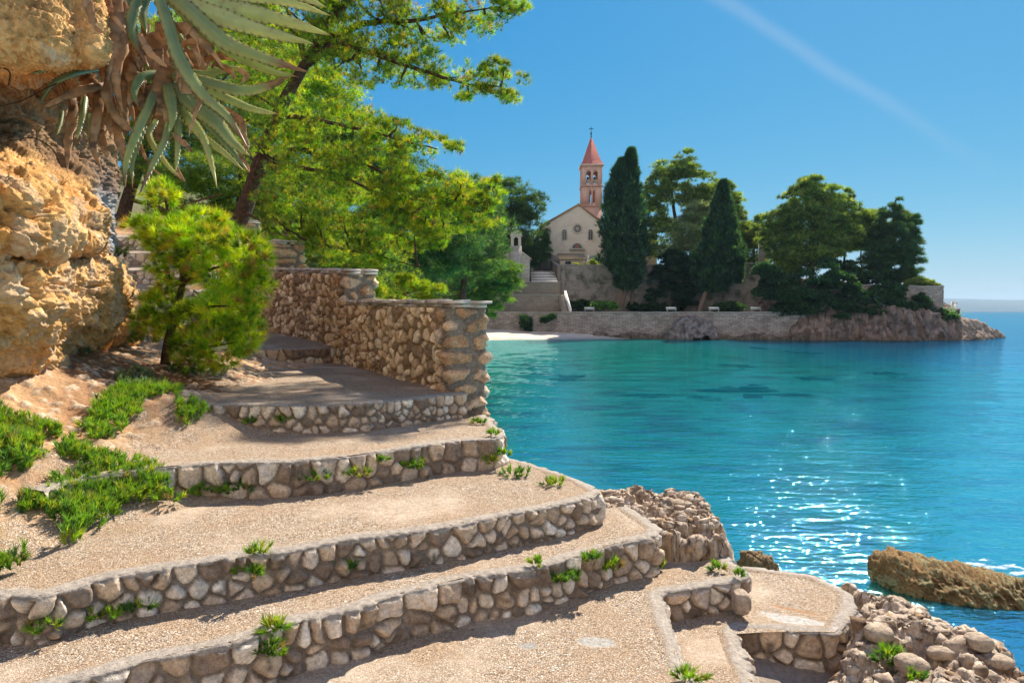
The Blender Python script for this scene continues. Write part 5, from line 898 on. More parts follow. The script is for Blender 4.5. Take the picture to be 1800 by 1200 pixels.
herb('small rosette on the slope under the cliff foot', 150, 625, 0, .08, .06, 14, 423, [(.2, .3, .14), (.12, .22, .1)], (1, 1), Y=7.2, L=.06, group='herbs on the earth slope', name='herb')
herb('sunlit grassy tuft between the cliff foot and the young pine', 248, 605, 0, .25, .2, 50, 424, [(.34, .36, .06), (.2, .28, .05)], (1, 1), Y=8.6, L=.11, group='herbs on the earth slope', name='herb')
herb('dark weed in the crack of the gray rock', 200, 452, 0, .15, .16, 26, 425, [(.08, .14, .05), (.14, .2, .05)], (1, 1), Y=9.2, L=.1, group='herbs on the earth slope', name='herb')

# ------------------------------------------------------------------ far shore: land, walls, stairs
# left wooded slope, beach, terraces of ground
coast = [(-2.5, 12), (-5, 20), (-9, 40), (-12, 70), (-9.5, 95), (-6, 104.5), (0, 107.2), (8, 108.5), (15, 110.5), (20, 113), (22, 118), (30, 135), (45, 240), (-260, 240), (-260, 18), (-14, 22), (-5, 14)]
X, Y = np.meshgrid(np.linspace(-240, 46, 260), np.linspace(14, 236, 200)); x, y = X.ravel(), Y.ravel(); q = p3(x, y); d = -sdist(coast, x, y)
z = np.where(d < 10, .11 * d, 1.1 + .42 * (d - 10)) + np.clip(d, 0, 12) / 12 * .9 * fbm(q, .09, 4, 2); z = np.where(d < 0, .8 * d, z); z = np.minimum(z, 34)
flat = np.clip((x + 20) / 8, 0, 1) * np.clip((y - 100) / 10, 0, 1); z = lerp(z, np.minimum(z, np.where(y > 140, 12.2, 1.4)), flat)
nearc = np.clip((y - 24) / 8, 0, 1); z = np.where(x > -16, np.minimum(z, lerp(1.2 + .35 * (-x), 99, nearc)), z)
C = lerp(np.array((.14, .11, .06)), np.array((.10, .13, .05)), np.clip(.5 + fbm(q, .2, 3), 0, 1)[:, None]); be = ((x > -16) & (y > 96) & (d < 14))[:, None]
C = np.where(be, np.array((.56, .47, .40)) * (1 + .12 * fbm(q, 1.2, 3))[:, None], C)
props(mesh('wooded_slope', p3(x, y, z), grid_faces(200, 260), M_SOIL, col=C, smooth=True), kind='structure')
# fine beach sheet over the coarse land
X, Y = np.meshgrid(np.linspace(-14, 22, 150), np.linspace(103, 119.5, 90)); x, y = X.ravel(), Y.ravel(); q = p3(x, y); d = -sdist(coast, x, y) + .5 * fbm(q, .25, 3, 4)
z = np.where(d < 0, .35 * d, .115 * np.clip(d, 0, 10)) + .03 * fbm(q, 1.5, 3) + .02; C = lerp(np.array((.60, .50, .42)), np.array((.72, .64, .56)), np.clip(.5 + fbm(q, .8, 3), 0, 1)[:, None]); C = lerp(C, np.array((.30, .26, .20)), np.clip(.35 - z, 0, .35)[:, None] / .35 * .7)
props(mesh('beach', p3(x, y, z), grid_faces(90, 150), M_SOIL, col=C, smooth=True), kind='structure')
M_EARTH = mat_plain('terrace_earth', (.13, .10, .06), .95, .3, 1.5); M_PAVE = mat_plain('promenade_paving', (.42, .38, .34), .9, .15, 2)
def slab(name, poly, z, mat, kind='structure', zb=None):
    n = len(poly); V = [[x, y, z] for x, y in poly] + [[x, y, z - 3 if zb is None else zb] for x, y in poly]
    me = bpy.data.meshes.new(name); me.from_pydata(V, [], [list(range(n)), list(range(2 * n - 1, n - 1, -1))] + [[i, i + n, (i + 1) % n + n, (i + 1) % n] for i in range(n)]); me.materials.append(mat)
    return props(link(bpy.data.objects.new(name, me)), kind=kind)
SW = [(-14, 119.2), (-3.5, 118.4), (9, 116.2), (25, 112.8), (46.5, 108.2)]
slab('promenade', [(a, b + .5) for a, b in SW] + [(50, 110), (50, 126), (30, 130), (9, 131), (-14, 131)], 4.30, M_EARTH, zb=.4)
slab('paving', [(a, b + .75) for a, b in SW] + [(46.5, 111), (25, 115.4), (9, 119), (-3.5, 121.5), (-14, 121.8)], 4.34, M_PAVE, zb=4.1)
slab('church_ground', [(8.5, 131), (30, 129), (46.5, 125), (52, 135), (60, 200), (8.2, 200)], 13.0, M_EARTH, zb=1)
slab('headland_ground', [(48.5, 114.3), (58, 113.5), (70.5, 112.8), (71.5, 122), (60, 150), (46.6, 125.5)], 8.3, M_EARTH, zb=1)
def wall_run(name, pts, zb, tops, th, mat, label, cap=.15, capmat=None, group=None, cat='wall', jag=.0, ds=.5, bulge=.0):
    pts = np.array(pts, float); root = empty(name, (*pts[0], zb), label, cat, group); q, s = resample(np.column_stack([pts, np.broadcast_to(tops, len(pts))]), ds)
    t = unit(np.gradient(q[:, :2], axis=0)); nr = np.stack([t[:, 1], -t[:, 0]], 1); zt = q[:, 2] - cap; nz = 14; fz = np.linspace(0, 1, nz)
    def face(off, sgn):
        V = np.array([[*(q[i, :2] + nr[i] * off), lerp(zb, zt[i], f)] for f in fz for i in range(len(q))]); V[:, :2] += np.tile(nr, (nz, 1)) * (sgn * bulge * fbm(V, .6, 4, 7))[:, None]; return V
    A = face(0, 1); B = face(-th, -1); n = len(q); V = np.vstack([A, B]); f = grid_faces(nz, n); Fq = [f[:, ::-1], f + nz * n]
    for c0_ in (0, n - 1): idx = np.arange(nz) * n + c0_; Fq.append(np.stack([idx[:-1], idx[1:], idx[1:] + nz * n, idx[:-1] + nz * n], 1))
    mesh('masonry', V, np.vstack(Fq), mat, root)
    ov = .07; jz = jag * fbm(p3(s, s * 0), .8, 3); loop = [(ov, -cap), (ov, 0), (-th - ov, 0), (-th - ov, -cap)]
    V = np.array([[*(q[i, :2] + nr[i] * o), q[i, 2] + dz + jz[i] * (dz == 0)] for o, dz in loop for i in range(n)]); g_ = np.vstack([grid_faces(4, n), np.stack([np.arange(3 * n, 4 * n - 1), np.arange(0, n - 1), np.arange(1, n), np.arange(3 * n + 1, 4 * n)], 1)])
    mesh('coping', V, np.vstack([g_, [[0, n, 2 * n, 3 * n], [n - 1, 4 * n - 1, 3 * n - 1, 2 * n - 1]]]), capmat or M_CONC, root); return root
wall_run('seawall', SW, -.6, 4.42, .7, M_SEAW, 'long gray stone seawall running behind the beach to the headland', jag=.05, bulge=.10)
wall_run('retaining_wall', [(9.2, 130), (30, 128), (46.5, 123.6)], 4.2, 13.25, 1, M_RETW, 'tall weathered retaining wall below the church, streaked with dark growth', jag=.1, bulge=.25)
wall_run('stair_parapet', [(8.0, 150), (8.3, 142), (8.75, 136), (9.25, 129.9)][::-1], 8.0, [13.2, 14.2, 15.3, 17.2], .6, M_TERW, 'curving rising parapet wall on the right of the chapel stairs')
wall_run('terrace_wall', [(-9, 122), (8.6, 122)], 4.2, 7.55, .6, M_TERW, 'lower of the two terrace walls under the chapel stairs')
wall_run('terrace_wall', [(-8, 125), (8.9, 125)], 7.3, 9.9, .6, M_TERW, 'upper terrace wall just below the chapel stairs')
slab('terrace_ground', [(-9, 122.4), (8.7, 122.4), (8.7, 126), (-9, 126)], 7.45, M_EARTH, zb=4)
slab('chapel_ground', [(-9, 125.4), (8.9, 125.4), (8.6, 136), (-9, 136)], 9.78, M_EARTH, zb=4)
slab('upper_landing', [(-9, 136.2), (8.3, 136.2), (7.9, 150), (-9, 150)], 12.45, M_PAVE, zb=4)
root = empty('stone_stairs', (5.9, 126, 9.8), 'wide flight of pale stone stairs climbing past the small chapel', 'stairs')
for i in range(8):
    mb = MB(); y0 = 126.2 + 1.27 * i; z0_ = 9.79 + .33 * (i + 1); mb.box(3.6, 8.4, y0, y0 + 1.6, z0_ - .6, z0_); mb.build('stair_tread', M_WHITE if i % 2 == 0 else M_CONC, root)
root = empty('stone_stairs', (9.2, 118, 4.35), 'narrow steep stairs descending along the terrace walls to the seawall', 'stairs'); mb = MB()
for i in range(13): mb.box(8.75 - .04 * i, 9.85 - .04 * i, 117.9 + .36 * i, 118.4 + .36 * i, 4.2, 4.34 + .24 * (i + 1))
mb.build('treads', M_TERW, root); mb = MB(); mb.add([[9.9, 117.6, 4.3], [10.25, 117.6, 4.3], [9.4, 123, 4.3], [9.75, 123, 4.3], [9.9, 117.6, 4.9], [10.25, 117.6, 4.9], [9.4, 123, 8.2], [9.75, 123, 8.2]], [[0, 2, 3, 1], [4, 5, 7, 6], [0, 1, 5, 4], [1, 3, 7, 5], [3, 2, 6, 7], [2, 0, 4, 6]]); mb.build('side_parapet', M_WHITE, root)

# ------------------------------------------------------------------ church, tower, chapel
def arched_wall(mb, x0, x1, z0, z1, ops, y0, y1, tf=None):
    m = MB(); xs_ = x0
    for cx, w, za, zb in sorted(ops):
        m.box(xs_, cx - w / 2, y0, y1, z0, z1)
        if za > z0: m.box(cx - w / 2, cx + w / 2, y0, y1, z0, za)
        r = w / 2; zc = zb - r; th = np.linspace(math.pi, 0, 11)
        for a, b in zip(th[:-1], th[1:]):
            xa, xb, za_, zb_ = cx + r * math.cos(a), cx + r * math.cos(b), zc + r * math.sin(a), zc + r * math.sin(b)
            m.add([[xa, y0, za_], [xb, y0, zb_], [xa, y1, za_], [xb, y1, zb_], [xa, y0, z1], [xb, y0, z1], [xa, y1, z1], [xb, y1, z1]], [[0, 2, 3, 1], [4, 5, 7, 6], [0, 1, 5, 4], [1, 3, 7, 5], [3, 2, 6, 7], [2, 0, 4, 6]])
        xs_ = cx + w / 2
    m.box(xs_, x1, y0, y1, z0, z1)
    for v_, f_ in zip(m.V, m.F):
        pass
    V = np.vstack(m.V); Fq = np.vstack(m.F); mb.add(V if tf is None else tf(V), Fq)
ch = empty('church', (12, 140, 13), 'cream stone church front with rose window and low gable', 'church')
FY = 140
gable = [(5.9, 13), (18.1, 13), (18.1, 22.5), (13.6, 26.0), (6.2, 21.8)]; mb = MB(); prism(mb, gable, FY, FY + 26); mb.build('facade', M_CHUR, ch)
mb = MB(); rt = [(6.2 - .5, 21.55), (13.6, 26.05), (18.5, 22.3), (18.5, 22.6), (13.6, 26.42), (5.7, 21.9)]; ring = rt
mb.add([[x_, y_, z_] for y_ in (FY - .35, FY + 26.2) for x_, z_ in rt], [[0, 5, 4, 1], [1, 4, 3, 2], [6, 7, 10, 11], [7, 8, 9, 10], [0, 1, 7, 6], [1, 2, 8, 7], [5, 11, 10, 4], [4, 10, 9, 3], [0, 6, 11, 5], [2, 3, 9, 8]]); mb.build('roof', M_TILE, ch)
def win_arch(root, cx, w, z0, z1, y, lab=None, frame=.18, bars=True):
    f = MB(); o = arch_poly(cx, w + 2 * frame, z0 - frame, z1 + frame, 12); i = arch_poly(cx, w, z0, z1, 12); ring_prism(f, o, i, y - .10, y + .3); fo = f.build('window_frame', M_TRIM, root)
    g_ = MB(); prism(g_, arch_poly(cx, w + .02, z0 - .01, z1 + .01, 12), y - .03, y + .2); w_ = g_.build('window', M_GLASS, root)
    if bars:
        b = MB(); [b.box(cx - w / 2, cx + w / 2, y - .06, y - .035, zz - .03, zz + .03) for zz in np.linspace(z0, z1, 6)[1:-1]]; b.box(cx - .03, cx + .03, y - .075, y - .061, z0, z1 - .05); bo = b.build('window_bars', M_TRIM, root); 
for uu in (992, 1038): c = P(uu, 413, FY); win_arch(ch, c[0], .85, 4.5 + (547 - 422) * FY / F, 4.5 + (547 - 405) * FY / F, FY)
rc = P(1015, 402, FY); cx, cz = rc[0], rc[2]; th = np.linspace(0, 2 * math.pi, 36, endpoint=False); cir = lambda r: [(cx + r * math.cos(t), cz + r * math.sin(t)) for t in th]
mb = MB(); prism(mb, cir(.86), FY - .04, FY + .2); mb.build('rose_glass', M_GLASS, ch)
mb = MB(); ring_prism(mb, cir(1.12), cir(.82), FY - .14, FY + .2); ring_prism(mb, cir(.27), cir(.12), FY - .11, FY)
for k in range(12):
    a = k * math.pi / 6; mb.tube([[cx + .25 * math.cos(a), FY - .07, cz + .25 * math.sin(a)], [cx + .84 * math.cos(a), FY - .07, cz + .84 * math.sin(a)]], [.03, .055], 6); a2 = a + math.pi / 12; mb.tube([[cx + .74 * math.cos(a), FY - .07, cz + .74 * math.sin(a)], [cx + .82 * math.cos(a2), FY - .07, cz + .82 * math.sin(a2)]], .05, 5)
mb.build('rose_tracery', M_TRIM, ch)
lc = P(1014.5, 437, FY); lx, lz = lc[0], lc[2]; half = lambda r: [(lx + r * math.cos(t), lz + r * math.sin(t)) for t in np.linspace(0, math.pi, 14)]
mb = MB(); ring_prism(mb, half(1.35), half(.98), FY - .16, FY + .1); mb.box(lx - 1.6, lx + 1.6, FY - .5, FY - .02, lz - .28, lz - .02); mb.build('lunette_arch', M_TRIM, ch)
for nm, a, b, cc in (('lunette_panel', 0, .36, (.05, .16, .13)), ('lunette_panel', .36, .64, (.34, .12, .09)), ('lunette_panel', .64, 1, (.04, .14, .15))):
    t = np.linspace(math.pi * a, math.pi * b, 8); mb = MB(); xx = [(lx + .97 * math.cos(s), lz + .97 * math.sin(s)) for s in t]; prism(mb, xx + [(xx[-1][0], lz), (xx[0][0], lz)], FY - .06, FY + .1); mb.build(nm, mat_plain('stained_glass', cc, .5, .3, 4), ch)
mb = MB(); mb.box(5.6, 18.3, FY - .12, FY - .004, 13, 15.9); mb.build('plaster_base', mat_plain('gray_plaster', (.36, .33, .31), .9, .2, 1), ch)
mb = MB(); mb.box(18.12, 30, 142, 160, 13, 21.0); mb.build('annex', M_CHUR, ch); mb = MB(); mb.box(18.05, 30.3, 141.6, 160, 21.003, 21.35); mb.build('annex_roof', M_TILE, ch)
tw = empty('bell_tower', (16.9, 148, 13), 'pink stone bell tower with red pyramid spire and cross', 'bell tower')
TX, TY, hw = 16.95, 148, 2.15; zA, zB, zC = 26.7, 30.9, 35.15
mb = MB(); mb.box(TX - hw, TX + hw, TY - hw, TY + hw, 13, zA); 
rot = lambda k: (lambda V: np.column_stack([TX + (V[:, 0] - TX) * math.cos(k) - (V[:, 1] - TY) * math.sin(k), TY + (V[:, 0] - TX) * math.sin(k) + (V[:, 1] - TY) * math.cos(k), V[:, 2]]))
zo = lambda v: 4.5 + (547 - v) * TY / F
for k in range(4):
    e = .0 if k % 2 == 0 else -.45
    arched_wall(mb, TX - hw - e * 0 + (.451 if k % 2 else 0), TX + hw - (.451 if k % 2 else 0), zA, zB, [(TX - .36, .5, zo(361), zo(341)), (TX + .42, .5, zo(361), zo(341))], TY - hw, TY - hw + .45, rot(k * math.pi / 2))
    arched_wall(mb, TX - hw + (.451 if k % 2 else 0), TX + hw - (.451 if k % 2 else 0), zB, zC, [(TX - .72, .95, zo(329), zo(307)), (TX + .72, .95, zo(329), zo(307))], TY - hw, TY - hw + .45, rot(k * math.pi / 2))
mb.build('tower_shaft', M_TOW, tw)
for z_, e, h_ in ((zA, .18, .28), (zB, .18, .28), (zC, .28, .45)): mb = MB(); mb.box(TX - hw - e, TX + hw + e, TY - hw - e, TY + hw + e, z_ - .001 * e, z_ + h_) if z_ == zC else [mb.box(TX - hw - e, TX + hw + e, TY - hw - e, TY - hw - .003, z_, z_ + h_), mb.box(TX - hw - e, TX + hw + e, TY + hw + .003, TY + hw + e, z_, z_ + h_), mb.box(TX - hw - e, TX - hw - .003, TY - hw, TY + hw, z_, z_ + h_), mb.box(TX + hw + .003, TX + hw + e, TY - hw, TY + hw, z_, z_ + h_)]; mb.build('cornice', M_TOW, tw)
for sx in (-.72, .72):
    mb = MB(); mb.lathe((TX + sx, TY - .3, zo(324)), [(.02, 1.2), (.16, 1.15), (.24, .8), (.28, .4), (.42, .02), (.40, 0)], 14); mb.build('bell', M_BRONZE, tw)
    mb = MB(); [mb.lathe((TX + sx + dx, TY - hw + .2, zo(329)), [(.05, 0), (.09, .2), (.04, .4), (.08, .62), (.05, .8)], 8) for dx in (-.3, -.1, .1, .3)]; mb.box(TX + sx - .46, TX + sx + .46, TY - hw + .08, TY - hw + .32, zo(329) + .8, zo(329) + .92); mb.build('balustrade', M_TRIM, tw)
mb = MB(); mb.lathe((TX, TY, zC + .45), [(hw + .15, 0), (hw - .35, 1.0), (.16, 5.9), (.1, 5.9)], 4, sq=True); sp1 = mb.build('spire', M_SPIRE, tw)
mb = MB(); mb.lathe((TX, TY, zC + 5.75), [(.22, 0), (.25, .1), (.1, .5), (.13, 1.1), (.05, 1.3), (.2, 1.5), (.22, 1.65), (.05, 1.85), (.02, 1.9)], 10); mb.box(TX - .05, TX + .05, TY - .05, TY + .05, zC + 7.45, zC + 8.8); mb.box(TX - .52, TX + .52, TY - .045, TY + .045, zC + 8.25, zC + 8.37); mb.build('cross', M_IRON, tw)
cp = empty('chapel', (.7, 126.5, 9.8), 'small rough stone chapel with open bell gable beside the stairs', 'chapel')
cy = 126.6; px = lambda u: P(u, 450, cy)[0]; pz = lambda v: 4.5 + (547 - v) * cy / F
mb = MB(); prism(mb, [(px(881), 9.7), (px(931), 9.7), (px(931), pz(455)), (px(906), pz(437)), (px(881), pz(455))], cy, cy + 8); mb.build('body', M_CHAP, cp)
mb = MB(); rt = [(px(878), pz(457)), (px(906), pz(436.5)), (px(934), pz(457)), (px(934), pz(454.5)), (px(906), pz(434)), (px(878), pz(454.5))]
mb.add([[x_, y_, z_] for y_ in (cy - .12, cy + 8.2) for x_, z_ in rt], [[0, 5, 4, 1], [1, 4, 3, 2], [6, 7, 10, 11], [7, 8, 9, 10], [0, 1, 7, 6], [1, 2, 8, 7], [5, 11, 10, 4], [4, 10, 9, 3], [0, 6, 11, 5], [2, 3, 9, 8]]); mb.build('roof', M_TRIM, cp)
mb = MB(); mb.box(px(897), px(917), cy - .35, cy + .5, 9.7, pz(433)); mb.build('bell_gable_shaft', M_CHAP, cp)
mb = MB(); arched_wall(mb, px(898), px(916), pz(433) + .003, pz(416), [((px(898) + px(916)) / 2, .82, pz(433) + .003, pz(417.5))], cy - .3, cy + .45); mb.box(px(896), px(918), cy - .4, cy + .55, pz(417) + .1, pz(416) + .15); r = 1.05; xm = (px(898) + px(916)) / 2; prism(mb, [(xm + r * math.cos(t), pz(416) + .153 + .9 * math.sin(t)) for t in np.linspace(0, math.pi, 10)], cy - .25, cy + .4); mb.build('belfry', M_TRIM, cp)
mb = MB(); zt_ = pz(416) + 1.0; mb.box(xm - .07, xm + .07, cy, cy + .14, zt_, zt_ + .95); mb.box(xm - .3, xm + .3, cy + .01, cy + .13, zt_ + .5, zt_ + .64); mb.build('cross', M_TRIM, cp)
hb = empty('house', (4.8, 142, 12.5), 'white gabled outbuilding in shade at the top of the stairs', 'house'); mb = MB(); prism(mb, [(3.6, 12.4), (6.4, 12.4), (6.4, 15.6), (5.0, 16.5), (3.6, 15.6)], 142, 148); mb.build('wall', M_WHITE, hb); mb = MB(); mb.box(4.4, 5.5, 141.95, 141.998, 12.5, 14.8); mb.build('door', M_CONC, hb)
tb = empty('tomb_house', (10.6, 133, 13), 'low cream tomb house with small window and grassy tiled roof before the church', 'building')
mb = MB(); mb.box(9.4, 14.1, 133, 136, 13, 14.5); mb.build('wall', mat_plain('cream_plaster', (.62, .54, .42), .9, .1, 2), tb); mb = MB(); mb.add([[9.1, 132.6, 14.5], [14.4, 132.6, 14.5], [9.1, 138, 15.9], [14.4, 138, 15.9], [9.1, 132.6, 14.7], [14.4, 132.6, 14.7], [9.1, 138, 16.1], [14.4, 138, 16.1]], [[0, 2, 3, 1], [4, 5, 7, 6], [0, 1, 5, 4], [1, 3, 7, 5], [3, 2, 6, 7], [2, 0, 4, 6]]); mb.build('roof', mat_plain('mossy_tiles', (.50, .34, .20), .95, .35, 3), tb)
mb = MB(); mb.box(10.2, 11.5, 132.97, 132.998, 13.55, 14.25); wf = mb.build('window_frame', M_WHITE, tb); mb = MB(); mb.box(10.3, 11.4, 132.94, 132.968, 13.63, 14.17); mb.build('window', M_GLASS, tb)
stt = empty('statue', (14.7, 132.5, 13.2), 'white marble cross monument with figure standing on the church terrace', 'statue'); mb = MB(); mb.lathe((14.7, 132.5, 13), [(.5, 0), (.5, .3), (.36, .35), (.36, .9), (.42, .95), (.42, 1.05), (.05, 1.05)], 4, sq=True); mb.build('pedestal', M_WHITE, stt)
mb = MB(); mb.lathe((14.7, 132.5, 14.05), [(.30, 0), (.24, .3), (.18, .7), (.22, 1.0), (.08, 1.15), (.12, 1.25), (.12, 1.4), (.02, 1.5)], 10); mb.tube([[14.2, 132.5, 15.25], [14.5, 132.5, 15.0], [14.7, 132.5, 15.0], [14.95, 132.5, 15.0], [15.2, 132.5, 15.3]], [.06, .08, .1, .08, .06], 6); mb.build('figure', M_WHITE, stt)
tm = empty('tomb', (17.9, 133, 13), 'pale niche tomb with dark iron frame at the edge of the tall cypress', 'tomb'); mb = MB(); arched_wall(mb, 17.1, 18.9, 13, 15.6, [(18.0, .9, 13.4, 15)], 133, 133.5); mb.build('frame', M_CHUR, tm); mb = MB(); mb.box(17.5, 18.5, 133.3, 133.48, 13.1, 15.2); mb.build('niche', M_GLASS, tm); mb = MB(); mb.lathe((18, 133.1, 13.4), [(.2, 0), (.15, .6), (.2, .8), (.1, 1), (.02, 1.1)], 8); mb.build('figure', M_WHITE, tm)
for i, (xx, lb) in enumerate(((26.5, 'pale blue painted bench left of the leaning cypress trunk'), (33.2, 'pale bench between the leaning trunk and the ivy'), (39.6, 'white sunlit bench nearest the headland rock'), (13.2, 'light blue bench by the bright bushes on the promenade'))):
    yb = np.interp(xx, [9, 25, 46.5], [116.2, 112.8, 108.2]) + 1.2; b = empty('bench', (xx, yb, 4.34), lb, 'bench', 'benches on the promenade'); mb = MB(); mb.box(xx - .85, xx + .85, yb - .22, yb + .22, 4.78, 4.86); mb.build('seat', M_WHITE, b)
    mb = MB(); mb.box(xx - .85, xx + .85, yb + .2, yb + .26, 4.95, 5.2); mb.build('backrest', M_WHITE, b)
    for sx in (-.7, .7): mb = MB(); mb.box(xx + sx - .05, xx + sx + .05, yb - .2, yb + .25, 4.34, 4.779); mb.box(xx + sx - .03, xx + sx + .03, yb + .262, yb + .30, 4.34, 5.2); mb.build('leg', M_CONC, b)

# ------------------------------------------------------------------ headland
HP = ((.10, .07, .06), (.26, .17, .13)); HC = ((.34, .24, .20), (.15, .12, .115))
rock_mass('headland_rock', 'rocky headland with pinkish and gray cliffs under the bastion wall', [(45.5, 109), (54, 108.6), (62, 107.2), (70, 108.5), (73, 112), (74, 122), (60, 130), (47, 128)], lambda x, y: -4.5 + np.interp(x, [45, 50, 58, 66, 72], [4.4, 5.6, 5.2, 4.4, 3.6]) + .35 * np.clip(y - 109, 0, 12), .22, 81, steep=2.6, zmin=-.8, ps=9, peb=1.0, amp=5, pal=HP, pebc=HC, pad=4, cat='headland')
rock_mass('headland_rock', 'low rocky tip of the headland reaching into the sea, far right', [(68, 109.5), (74, 111), (80, 115.5), (85.5, 119.2), (80, 121), (71, 119)], lambda x, y: -4.5 + np.interp(x, [68, 76, 82, 86], [3.4, 3.0, 1.7, .7]), .2, 83, steep=1.6, zmin=-.8, ps=7, peb=.8, amp=3.2, pal=((.20, .15, .12), (.40, .30, .24)), pebc=((.46, .36, .29), (.28, .22, .19)), pad=3.5, cat='headland')
rock_mass('waterline_rocks', 'dark rocks in a row along the foot of the seawall', [(14, 114.2), (24, 111.3), (35, 109.2), (46, 106.6), (46, 108), (34, 110.6), (24, 112.7), (14, 115.2)], lambda x, y: -4.5 + .65 + .3 * np.sin(x), .16, 85, steep=1.2, zmin=-.6, ps=5, peb=.5, amp=2.5, pal=((.10, .085, .07), (.22, .17, .14)), pebc=((.26, .21, .17), (.15, .12, .1)), pad=2, cat='rocks')
rock_mass('waterline_rocks', 'big gray rock bulging from the middle of the seawall', [(26, 111.0), (31, 109.9), (33.5, 109.9), (33, 111.5), (27, 113)], lambda x, y: -4.5 + 3.7 - .16 * (x - 29.3) ** 2, .14, 87, steep=1.6, zmin=-.5, ps=6, peb=.6, amp=3, pal=((.17, .15, .15), (.33, .29, .28)), pebc=((.36, .31, .3), (.22, .19, .19)), pad=2, cat='rocks')
wall_run('bastion_wall', [(48, 113.4), (58, 112.6), (70.6, 111.8), (71.2, 113.4)], 4.0, [8.9, 8.9, 8.65, 8.6], .8, M_SEAW, 'stone bastion wall with a square corner on the headland', jag=.1, bulge=.1)
pl_ = empty('gate_post', (46.9, 124, 13), 'square gray post standing among the trees above the old wall', 'post'); mb = MB(); mb.box(46.3, 47.5, 128, 129, 12.9, 17.3); mb.build('shaft', M_CONC, pl_); mb = MB(); mb.box(46.2, 47.6, 127.9, 129.1, 17.303, 17.5); mb.build('cap', M_CONC, pl_)
kp = empty('signpost', (72.7, 113, 4.4), 'small pale marker post past the bastion corner', 'post'); mb = MB(); mb.box(72.5, 72.8, 112.5, 112.9, 3.5, 6.1); mb.build('post', M_WHITE, kp); mb = MB(); mb.box(73.05, 73.2, 112.5, 112.8, 3.5, 5.9); mb.box(72.45, 73.25, 112.42, 112.499, 5.75, 6.05); mb.build('crossbar', M_WHITE, kp)

# ------------------------------------------------------------------ far trees
def spindle_pts(axis, radii, n, rng):
    axis = np.array(axis, float); t = rng.random(n) ** .9 * (len(axis) - 1); i = np.clip(t.astype(int), 0, len(axis) - 2); f = (t - i)[:, None]; c = axis[i] * (1 - f) + axis[i + 1] * f; r = np.interp(t, np.arange(len(radii)), radii)
    a = rng.uniform(0, 2 * math.pi, n); rr = r * rng.uniform(.5, 1.12, n) ** .5 * (1 + .75 * fbm(np.column_stack([np.cos(a) * 2, np.sin(a) * 2, c[:, 2] * .9]), 1, 3, 5)); d = np.column_stack([np.cos(a), np.sin(a), 0 * a]); return c + d * rr[:, None], d
def cypress(label, base, spindles, n, seed, trunk, pal=((.035, .095, .045), (.06, .14, .055), (.022, .065, .04))):
    rng = np.random.default_rng(seed); root = empty('cypress_tree', base, label, 'cypress', None); VV, CC = [], []
    for ax_, rd in spindles:
        m = int(n * sum(rd) / sum(sum(r_) for _, r_ in spindles)); p, d = spindle_pts([P(*a) for a in ax_], rd, m, rng); dr = unit(d * .45 + np.array([0, 0, 1]) + .3 * rng.normal(size=p.shape))
        C = pal_mix(pal, (2, 1, 2), m, rng) * (.55 + .9 * np.clip(.5 + 1.3 * fbm(p * np.array([1, 1, .45]), 1.1, 3), 0, 1))[:, None]; V, Cc = needles(p, dr, 7, .8, .13, .5, C, rng, base=.5); VV.append(V); CC.append(Cc)
    tri_obj('foliage', np.vstack(VV), np.vstack(CC), M_FAR, root); mb = MB()
    for pix, r0, r1 in trunk: branch(mb, pix, r0, r1, .06, seed)
    mb.build('trunk', M_CBARK, root, smooth=True)
cypress('tall dense dark cypress with twin pointed tops right of the church', P(1092, 535, 124), [([(1102, 512, 124), (1104, 480, 124), (1107, 430, 124), (1106, 370, 124), (1108, 310, 124), (1109, 280, 124), (1110, 266, 124)], [1.0, 2.9, 3.3, 2.6, 1.2, .6, .1]), ([(1094, 500, 124), (1092, 460, 124), (1088, 400, 124), (1088, 350, 124), (1091, 305, 124), (1093, 284, 124)], [1.0, 2.9, 2.8, 2.3, 1.0, .1])], 12000, 701,
        [([(1085, 538, 124), (1089, 515, 124), (1094, 490, 124)], .55, .4), ([(1092, 538, 124.2), (1098, 515, 124), (1102, 490, 124)], .5, .35), ([(1110, 534, 125), (1112, 510, 124.6), (1112, 480, 124)], .3, .2), ([(1089, 538, 124), (1093, 510, 124), (1098, 480, 124)], .5, .3)])
cypress('broad cypress with a pale leaning trunk in the middle of the promenade', P(1230, 548, 119), [([(1250, 515, 120), (1255, 490, 120), (1262, 450, 120), (1266, 400, 120), (1270, 350, 120), (1272, 322, 120)], [1.5, 2.8, 3.2, 2.3, 1.0, .1]), ([(1228, 500, 121), (1236, 470, 121), (1250, 430, 121)], [1.0, 2.0, 1.0]), ([(1290, 500, 121), (1288, 460, 121), (1282, 410, 121)], [1.0, 2.0, 1.2])], 11000, 702,
        [([(1229, 549, 118.5), (1236, 525, 119), (1244, 506, 119.6), (1252, 485, 120)], .5, .3), ([(1243, 508, 119.6), (1255, 505, 120), (1268, 500, 120)], .22, .12), ([(1243, 506, 119.6), (1238, 496, 120), (1232, 488, 120)], .2, .1)])
FT = 'pines on the church terrace and headland'
OL = [(.17, .27, .05), (.09, .18, .04), (.30, .35, .08), (.045, .10, .04)]
